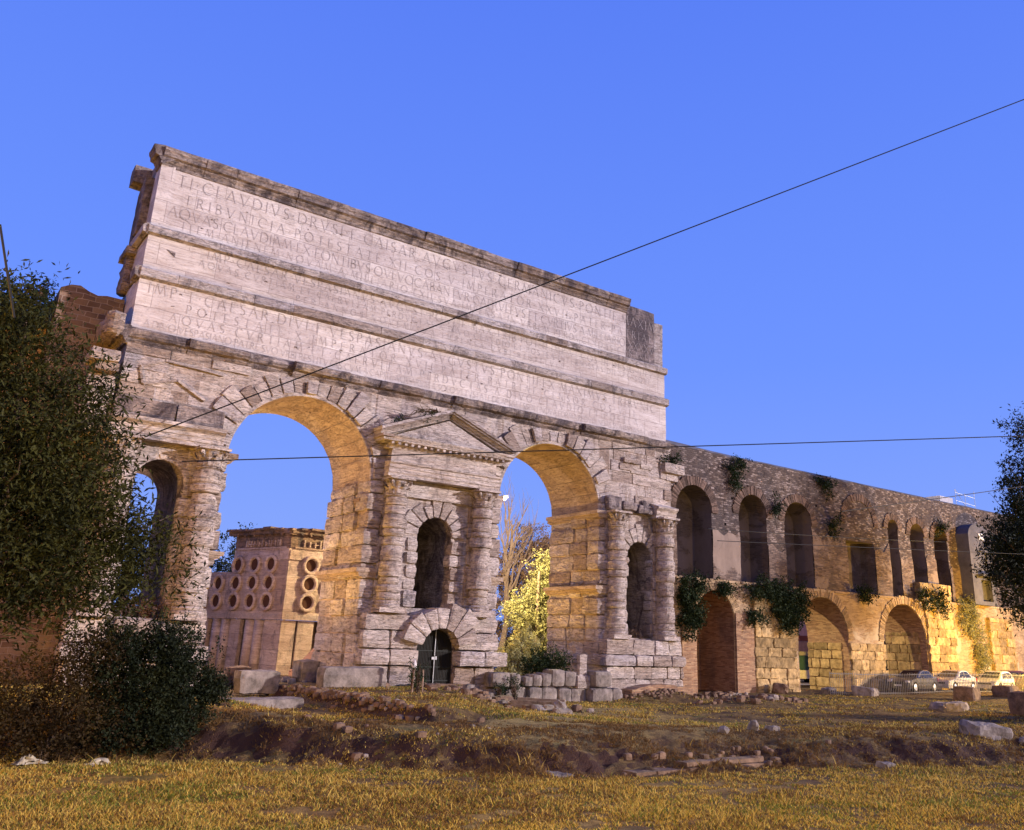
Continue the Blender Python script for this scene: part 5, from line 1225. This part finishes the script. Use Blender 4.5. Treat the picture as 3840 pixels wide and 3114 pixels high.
# small post with a hooded top, stakes, marker pole
po = empty('post', (7.35, -2.35, hz(7.35, -2.35)), 'rusty iron post wrapped in white cloth left of the barred door', 'post'); X_, Y_, Z_ = 4.7, -2.9, hz(4.7, -2.9)
po.location = (X_, Y_, Z_)
q = MB(); q.tube([(X_, Y_, Z_-.1), (X_+.06, Y_, Z_+.9)], .05, 8); q.tube([(X_-.18, Y_, Z_+.5), (X_+.28, Y_, Z_+.5)], .015, 6); q.build('shaft', plain('rust', (.10, .04, .025), .8), po)
q = MB(); q.lathe(X_+.06, Y_, [(.10, Z_+.82), (.11, Z_+.95), (.07, Z_+1.1), (.02, Z_+1.16)], 10, .04); q.build('cloth_hood', plain('cloth', (.5, .47, .45), .9), po)
for i, (x, y, lb) in enumerate([(3.35, -5.5, 'left of two thin wooden stakes before the middle pier'), (3.75, -5.6, 'right of two thin wooden stakes before the middle pier')]):
    q = MB(); zz = hz(x, y); q.tube([(x, y, zz-.1), (x+.03*(1-2*i), y, zz+.85)], .035, 6); o = q.build('stake', M['barkpale']); tag(o, lb, 'stake')
bush('weed', (3.6, -5.4, hz(3.6, -5.4)), [(3.6, -5.4, hz(3.6, -5.4)+.6, .28, .25, .45)], 700, .08, M['ivy'], 'leafy weed tied to the thin stakes', 61, 'weed')
q = MB(); q.tube([(4.6, .1, -2.0), (4.6, .1, -.72)], .025, 6); o = q.build('measuring_rod', M['barkpale']); tag(o, 'thin pale rod standing against the middle pier foot', 'rod')
bush('wild_shrub', (13.7, .2, -2.4), [(13.5, .2, -.9, .6, .5, .5), (14.4, .1, -.95, .6, .5, .45), (13.0, .3, -1.2, .4, .4, .5)], 4200, .12, M['ivy'], 'spiky dark green shrub behind the low block wall', 62)
bush('wild_shrub', (12.2, .8, -2.4), [(12.2, .8, -1.0, .7, .5, .7), (12.9, .8, -.2, .55, .5, .7)], 3500, .13, M['leafgold'], 'yellow green shrub at the left of the spiky one in the right arch', 63)
bush('weed', (10.6, -2.0, -2.6), [(10.55, -1.75, -2.1, .25, .2, .45)], 500, .09, M['ivy'], 'weed growing in the joint of the low wall left part', 64, 'weed')
bush('weed', (9.8, -1.9, -2.3), [(9.8, -1.8, -2.2, .2, .2, .3)], 350, .08, M['ivy'], 'weed at the corner of the middle pier base', 65, 'weed')
bush('dry_weed', (-5.5, .3, .4), [(-5.6, .3, .7, .9, .4, .3)], 1500, .10, M['leafbrown'], 'dry brown weeds in the sill of the left aedicule arch', 66, 'weed')
bush('dry_weed', (19.9, .3, .45), [(19.9, .25, .62, .6, .3, .2)], 600, .08, M['leafbrown'], 'dry weeds in the sill of the right dark niche', 67, 'weed')

# ------------------------------------------------------------------ overhead cables
def cable(a, b, sag, r, label, n=16, ext=1.0):
    a, b = Vector(a), Vector(b); b = a+(b-a)*ext; pts = [a.lerp(b, i/n)-Vector((0, 0, sag*4*(i/n)*(1-i/n))) for i in range(n+1)]
    q = MB(); q.tube(pts, r, 6, False); return tag(q.build('cable', M['cable']), label, 'cable', None)
C1A, C2A = (-6.77, -.9, 7.14), (-5.22, -.9, 6.42)
cable(C1A, (28.3, -20.5, 27.6), .05, .03, 'thick black cable slanting up across the attic to the upper right corner', ext=1.7)
cable(C2A, (30.99, -15.99, 10.94), .05, .026, 'thin black cable running level across both big arches', ext=1.9)
cable((12.02, -19.1, 4.63), (32.12, -15.87, 8.53), .05, .018, 'black cable rising to the right tree in front of the aqueduct', ext=1.8)
cable((8.82, -16.32, 3.54), (31.25, -13.9, 5.19), .02, .013, 'lowest thin wire across the tall niches', ext=1.6)
cable((8.48, -16.21, 3.92), (37.0, -8.5, 6.6), .05, .013, 'upper thin wire sagging across the tall niches')
cable((-13.42, -20.7, 6.53), (-12.9, -20.55, 5.0), 0, .02, 'short steep black cable at the upper left edge')


# ------------------------------------------------------------------ railing and cars
fn = empty('iron_railing', (47, -3.2, -2.5), 'long low iron bar railing between the lawn and the parked cars', 'railing')
q = MB(); F0, F1 = Vector((34.9, -1.2, 0)), Vector((64.0, -4.4, 0)); L = (F1-F0).length; N = int(L/.17); FH = 1.3
bars = MB()
for i in range(N+1):
    p_ = F0.lerp(F1, i/N); z = hz(p_.x, p_.y); bars.tube([(p_.x, p_.y, z-.05), (p_.x, p_.y, z+FH+.04)], .018, 4)
bars.build('bars', M['zinc'], fn)
for zz in (.12, FH-.06): q.tube([(F0.lerp(F1, i/30).x, F0.lerp(F1, i/30).y, hz(F0.lerp(F1, i/30).x, F0.lerp(F1, i/30).y)+zz) for i in range(31)], .018, 4)
q.build('rails', M['zinc'], fn)

def carpaint(name, c): 
    m = plain(name, c, .32, .3, .05, 2, 0, .5); m.node_tree.nodes['Principled BSDF'].inputs['Coat Weight'].default_value = .6; return m
M['glass'] = plain('car window glass', (.015, .018, .022), .08, 0, .05, 1, 0, .6)
M['tyre'] = plain('tyre rubber', (.015, .015, .015), .8, bump=0); M['rim'] = plain('alloy rim', (.45, .45, .46), .35, .7, bump=0)
M['lampglass'] = plain('headlight glass', (.6, .62, .66), .15, .2, bump=0, spec=.6); M['taillight'] = plain('red tail light', (.35, .01, .01), .3, bump=0)
M['plate'] = plain('number plate', (.6, .6, .58), .5, bump=0); M['trim'] = plain('black trim', (.02, .02, .02), .6, bump=0)
def car(loc, rz, paint, label, hatch=False, Lc=4.3):
    root = empty('car', loc, label, 'car', 'cars parked by the aqueduct', rz)
    # side profile (x forward): bottom sill and upper line
    hw = .84; f = Lc/2; rear = -f
    if hatch: up_ = [(f, .48), (f-.06, .66), (f-.25, .76), (f-.95, .93), (f-1.75, 1.36), (f-2.25, 1.46), (f-3.2, 1.44), (rear+.28, 1.22), (rear+.12, .95), (rear, .80), (rear, .45)]
    else: up_ = [(f, .48), (f-.06, .66), (f-.3, .78), (f-1.15, .93), (f-1.95, 1.34), (f-2.4, 1.43), (f-3.1, 1.41), (rear+.75, 1.06), (rear+.15, 1.0), (rear, .85), (rear, .45)]
    sec = [(-.0, 0)]
    def halfw(x, z):
        t_ = abs(x)/f; w_ = hw*(1-.16*max(0, (t_-.72)/.28)**2)
        return w_-max(0, z-.88)*.42
    def line(pl, x):
        for (xa, za), (xb, zb) in zip(pl[:-1], pl[1:]):
            if xb <= x <= xa: return za+(zb-za)*((xa-x)/max(1e-6, xa-xb))
        return pl[-1][1]
    xs = sorted({round(f-.0-Lc*i/40, 4) for i in range(41)}); q = MB(); rows = []
    wl_ = [f-.80, rear+.78]; wr = .36
    for x in xs:
        zt = line(up_, min(f-.001, max(rear+.001, x))); zb_ = .22
        for wx in wl_:
            if abs(x-wx) < wr: zb_ = max(zb_, .30+math.sqrt(wr*wr-(x-wx)**2))
        zs_ = [zb_, (zb_+.62)/2 if zb_ < .5 else zb_+.02, max(.66, zb_+.03), min(zt-.02, .90) if zt > .92 else zt-.03, zt-.04, zt]
        row = []
        for k_, z in enumerate(zs_):
            w_ = halfw(x, z)*(1 if k_ < 5 else .90)*(1 if k_ else .97); row.append((x, w_, z))
        rows.append(row+[(a_, -b_, c_) for a_, b_, c_ in reversed(row)])
    vs = [p_ for r__ in rows for p_ in r__]; m_ = len(rows[0])
    q.add(vs, [(i*m_+k, i*m_+(k+1) % m_, (i+1)*m_+(k+1) % m_, (i+1)*m_+k) for i in range(len(rows)-1) for k in range(m_)]+[tuple(range(m_)), tuple((len(rows)-1)*m_+k for k in range(m_-1, -1, -1))])
    inv = lambda o: setattr(o, 'matrix_parent_inverse', Matrix.Identity(4)) or o
    body_ = inv(q.build('body', paint, root, smooth=False))
    def pane(pts, name='window'):
        q = MB(); q.add(pts, [tuple(range(len(pts)))]); return inv(q.build(name, M['glass'], root))
    e = .012
    # windscreen and rear window lie on the sloping surface
    def wy(x, z): return halfw(x, z)
    xA, xB = (f-1.0, f-1.72) if hatch else (f-1.2, f-1.92); zA, zB = line(up_, xA)+.018, line(up_, xB)+.018
    pane([(xA+.01, .66, zA), (xA+.01, -.66, zA), (xB+.01, -.55, zB), (xB+.01, .55, zB)], 'windscreen')
    xC, xD = (rear+.30, rear+.85) if hatch else (rear+.85, rear+1.18); pane([(xD-.01, .5, line(up_, xD)+.018), (xD-.01, -.5, line(up_, xD)+.018), (xC-.01, -.58, line(up_, xC)+.018), (xC-.01, .58, line(up_, xC)+.018)], 'rear_window')
    for sg in (1, -1):
        cuts = ([(f-1.28, f-1.75, f-2.45, f-2.45), (f-2.52, f-2.52, f-3.2, f-3.55)] if hatch else [(f-1.5, f-1.98, f-2.42, f-2.42), (f-2.49, f-2.49, f-3.05, f-3.35)])
        for (xa, xb, xc, xd) in cuts:
            zl = .93
            P = [(xa, zl), (xb, min(1.34, line(up_, xb)-.09)), (xc, min(1.34, line(up_, xc)-.09)), (xd, zl)]
            pts = [(x, sg*(halfw(x, z)+e), z) for x, z in P]; pane(pts if sg < 0 else pts[::-1])
        q = MB(); q.block(f-.34, f-.02, sg*.62-.17, sg*.62+.17, .60, .75, .0, .03, .2); inv(q.build('headlight', M['lampglass'], root))
        q = MB(); q.block(rear-.02, rear+.1, sg*.66-.12, sg*.66+.12, .68, .92, 0, .02, .2); inv(q.build('tail_light', M['taillight'], root))
        q = MB(); q.block(f-1.62, f-1.48, sg*.98-.1, sg*.98+.1, .92, 1.04, 0, .03, .2); inv(q.build('mirror', paint, root))
        q = MB(); q.box(rear+.9, f-1.2, sg*(hw+.004)-.012, sg*(hw+.004)+.012, .55, .60); inv(q.build('side_trim', M['trim'], root))
        for wx in wl_:
            q = MB(); vs = []; K = 20
            for (r_q, y_) in ((.31, .60), (.31, .83), (.22, .85)):
                for k in range(K): an = 2*math.pi*k/K; vs.append((wx+math.cos(an)*r_q, sg*y_, .31+math.sin(an)*r_q))
            q.add(vs, [(j*K+k, j*K+(k+1) % K, (j+1)*K+(k+1) % K, (j+1)*K+k) for j in range(2) for k in range(K)]); wo_ = inv(q.build('wheel', M['tyre'], root))
            q = MB(); vs = [(wx, sg*.86, .31)]+[(wx+math.cos(2*math.pi*k/K)*.21, sg*.84, .31+math.sin(2*math.pi*k/K)*.21) for k in range(K)]
            q.add(vs, [(0, 1+k, 1+(k+1) % K) for k in range(K)]); q.build('rim', M['rim'], wo_)
    q = MB(); q.box(f-.04, f+.02, -.45, .45, .50, .62); inv(q.build('grille', M['trim'], root))
    q = MB(); q.box(f, f+.035, -.26, .26, .36, .47); inv(q.build('number_plate', M['plate'], root))
    return root
cz = lambda x, y: (x, y, hz(x, y)+.02)
CR = R_(184)
car(cz(45.0, -.6), CR, carpaint('dark grey paint', (.05, .045, .045)), 'dark old saloon car parked leftmost behind the railing', False, 4.2)
car(cz(49.7, -.8), CR, carpaint('silver paint', (.42, .40, .38)), 'silver saloon car parked between the dark and the white car')
car(cz(55.2, -1.0), CR+.05, carpaint('white paint', (.72, .70, .62)), 'white hatchback car parked behind the railing at right', True, 3.9)
car(cz(59.8, -.6), CR+2.6, carpaint('dark red paint', (.06, .02, .02)), 'dark car half hidden behind the white hatchback', True, 4.0)

# ------------------------------------------------------------------ street behind, with buildings
rd = MB(); rd.quad((-90, 20.5, -2.30), (170, 44, -2.30), (170, 52, -2.30), (-90, 28.5, -2.30)) if False else None
road = MB(); road.quad((-120, 33, -2.32), (220, 33, -2.32), (220, 41, -2.32), (-120, 41, -2.32)); o = road.build('road', plain('asphalt', (.10, .09, .08), .8, sc=8)); o['kind'] = 'structure'
road = MB(); road.box(34, 120, 6.2, 13.5, -2.6, -2.28); o = road.build('pavement', plain('paving', (.22, .19, .16), .85, sc=6)); o['kind'] = 'structure'
hb = empty('pink_building', (56, 18, -2.3), 'pink rendered building seen through the second lower arch', 'building')
q = MB(); q.archwall(44, 76, -3, 6.5, 16, 24, [dict(cx=52.9, hw=.9, zs=.2, zb=-2.3, rise=0, depth=.3), dict(cx=57.5, hw=.8, zs=.2, zb=-1.3, rise=0, depth=.3), dict(cx=62.5, hw=.8, zs=.2, zb=-1.3, rise=0, depth=.3), dict(cx=68, hw=.8, zs=.2, zb=-1.3, rise=0, depth=.3)], 1., 0, 1.); q.build('wall', plain('pink render', (.58, .36, .36), .9, bump=.1), hb)
q = MB(); q.box(52.0, 53.8, 16.2, 16.28, -2.3, .2); q.build('door', plain('dark red door', (.10, .02, .02), .6), hb)
q = MB()
for i in range(9): q.box(45, 75, 14.4+.18*i, 14.46+.18*i, .95+.05*i, 1.03+.05*i)
for x in range(46, 76, 3): q.tube([(x, 14.4, .98), (x+.6, 16, 2.6)], .03, 5)
q.build('slatted_awning', plain('rusty awning', (.28, .09, .06), .8), hb)
q = MB(); q.box(43.8, 76.2, 15.9, 24, 6.5, 6.8); q.build('roof', M['concrete'], hb)
tm = empty('tram', (52, 11, -2.28), 'low white tram with green glass passing behind the lower arches', 'tram')
q = MB(); q.block(40.2, 62, 9.6, 11.9, -2.0, -1.35, 0, .06, 2.); q.build('skirt', plain('white tram paint', (.7, .7, .72), .4), tm)
q = MB(); q.block(40.3, 61.9, 9.68, 11.82, -1.34, -.25, 0, .05, 2.); q.build('glazing', plain('green tinted glazing', (.05, .12, .11), .15, spec=.5, bump=0), tm)
q = MB(); q.block(40.2, 62, 9.6, 11.9, -.24, .05, 0, .08, 2.); q.build('roof', plain('grey tram roof', (.3, .3, .3), .6), tm)
for x in (43, 47, 55, 59.5):
    q = MB(); q.tube([(x, 9.75, -1.98), (x, 10.1, -1.98)], .3, 14); q.build('wheel', M['tyre'], tm)
q = MB(); q.tube([(26.6, 19.0, -2.4), (26.75, 19.0, 5.3)], [.13, .10], 10); o = q.build('utility_pole', M['barkpale']); tag(o, 'plain pale pole standing in front of the glowing yellow tree', 'pole')
# scaffolding and hut on the wall top at right
sf = empty('scaffolding', (60, 3.5, 12.3), 'small white hut with bare scaffolding on top of the aqueduct far right', 'scaffold')
q = MB(); q.block(58.2, 60.3, 3.6, 5.2, 12.4, 13.35, .01, .02, .6); q.build('hut', plain('white board', (.5, .45, .42), .8), sf)
q = MB()
for x in (60.6, 62.2, 63.8):
    q.tube([(x, 3.5, 12.3), (x, 3.5, 14.3+.3*math.sin(x*3))], .022, 5)
for z in (13.2, 13.9): q.tube([(60.6, 3.5, z), (63.8, 3.5, z-.15)], .02, 5)
q.tube([(60.6, 3.5, 14.2), (62.2, 3.5, 12.8)], .02, 5); q.build('tubes', M['zinc'], sf)

# unseen lamp added to light the tomb faces, hidden by the left pier
street_lamp(-1.5, 10.4, -2.4, 5.0, 3000, (1.0, .66, .48), 'unseen lamp added between the gate and the tomb to light its faces', 0)

# ------------------------------------------------------------------ grass
def grass(name, n, seed, mats, wts, region, hgt=(.06, .20), wdt=.010, dens=None, lean=.5):
    g = np.random.default_rng(seed)
    # sample in camera-distance shells inside the visible fan so that near ground gets most
    az0, az1 = R_(-3), R_(71); r0_, r1_ = region
    u = g.random(n); r = (r0_**-.35+(r1_**-.35-r0_**-.35)*u)**(-1/.35); a = az0+(az1-az0)*g.random(n)
    x = -13.786+np.sin(a)*r; y = -37.382+np.cos(a)*r
    keep = (y < -.9+0*x) & ~((x > 45) & (y > -3.6))
    cl = fbm(x*.8, y*.8, 33, 4)+.5*fbm(x*3.5, y*3.5, 12, 2)
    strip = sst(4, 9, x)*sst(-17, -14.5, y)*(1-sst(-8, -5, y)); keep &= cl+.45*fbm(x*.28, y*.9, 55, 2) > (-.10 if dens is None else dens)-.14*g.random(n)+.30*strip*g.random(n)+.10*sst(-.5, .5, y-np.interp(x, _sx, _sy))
    x, y, r, cl = x[keep], y[keep], r[keep], cl[keep]; n = len(x); z = H(x, y)
    # less grass on steep bank
    sl = np.abs(H(x, y+.25)-z)+np.abs(H(x+.25, y)-z); k2 = g.random(n) > np.clip(sl*2.2-.25, 0, .70); x, y, r, z, cl, sl = x[k2], y[k2], r[k2], z[k2], cl[k2], sl[k2]; n = len(x)
    h = (hgt[0]+(hgt[1]-hgt[0])*g.random(n)**2)*(.7+1.2*np.clip(cl+.2, 0, 1)); w = wdt*(.6+.8*g.random(n))*np.clip(r/14, 1, 4)
    an = g.random(n)*2*np.pi; dx, dy = np.cos(an), np.sin(an); le = h*lean*(.2+1.3*g.random(n)); la = g.random(n)*2*np.pi
    lx, ly = np.cos(la)*le, np.sin(la)*le; z0 = z-.01
    P = [np.stack([x-dx*w, y-dy*w, z0], 1), np.stack([x+dx*w, y+dy*w, z0], 1), np.stack([x+dx*w*.7+lx*.4, y+dy*w*.7+ly*.4, z0+h*.6], 1), np.stack([x-dx*w*.7+lx*.4, y-dy*w*.7+ly*.4, z0+h*.6], 1),
         np.stack([x+lx, y+ly, z0+h], 1)]
    v = np.stack(P, 1).reshape(-1, 3); b = np.arange(n)*5
    f = np.concatenate([np.stack([b, b+1, b+2], 1), np.stack([b, b+2, b+3], 1), np.stack([b+3, b+2, b+4], 1)])
    yb = np.interp(x, _sx, _sy); dd = y-yb; mid_ = sst(-1.0, .3, dd)*(1-.75*sst(4, 7, dd))
    pn = fbm(x*.45+9, y*.45, 71, 4)+.25*(g.random(n)-.5)-.20*mid_+.5*fbm(x*.22+4, y*.7, 91, 3); order = np.clip(((pn+.45)/.9*len(mats)).astype(int), 0, len(mats)-1)
    rm = g.choice(len(mats), n, p=wts); order = np.where(g.random(n) < .55*(1-mid_), rm, order); order = np.where((g.random(n) < sl*2.0) | ((mid_ > .5) & (g.random(n) < .45)), 0 if mats[0] is G3 else 1, order)
    mi = np.concatenate([order]*3)
    o = npmesh(name, v, f, mats, mi); o['kind'] = 'stuff'; return o
G1 = leafmat('straw', [(.29, .20, .038), (.48, .35, .09)], .8, .2, 1.); G2 = leafmat('green blades', [(.07, .09, .012), (.15, .17, .03)], .7, .2, 1.); G3 = leafmat('brown blades', [(.08, .042, .018), (.17, .10, .035)], .8, .2, 1.)
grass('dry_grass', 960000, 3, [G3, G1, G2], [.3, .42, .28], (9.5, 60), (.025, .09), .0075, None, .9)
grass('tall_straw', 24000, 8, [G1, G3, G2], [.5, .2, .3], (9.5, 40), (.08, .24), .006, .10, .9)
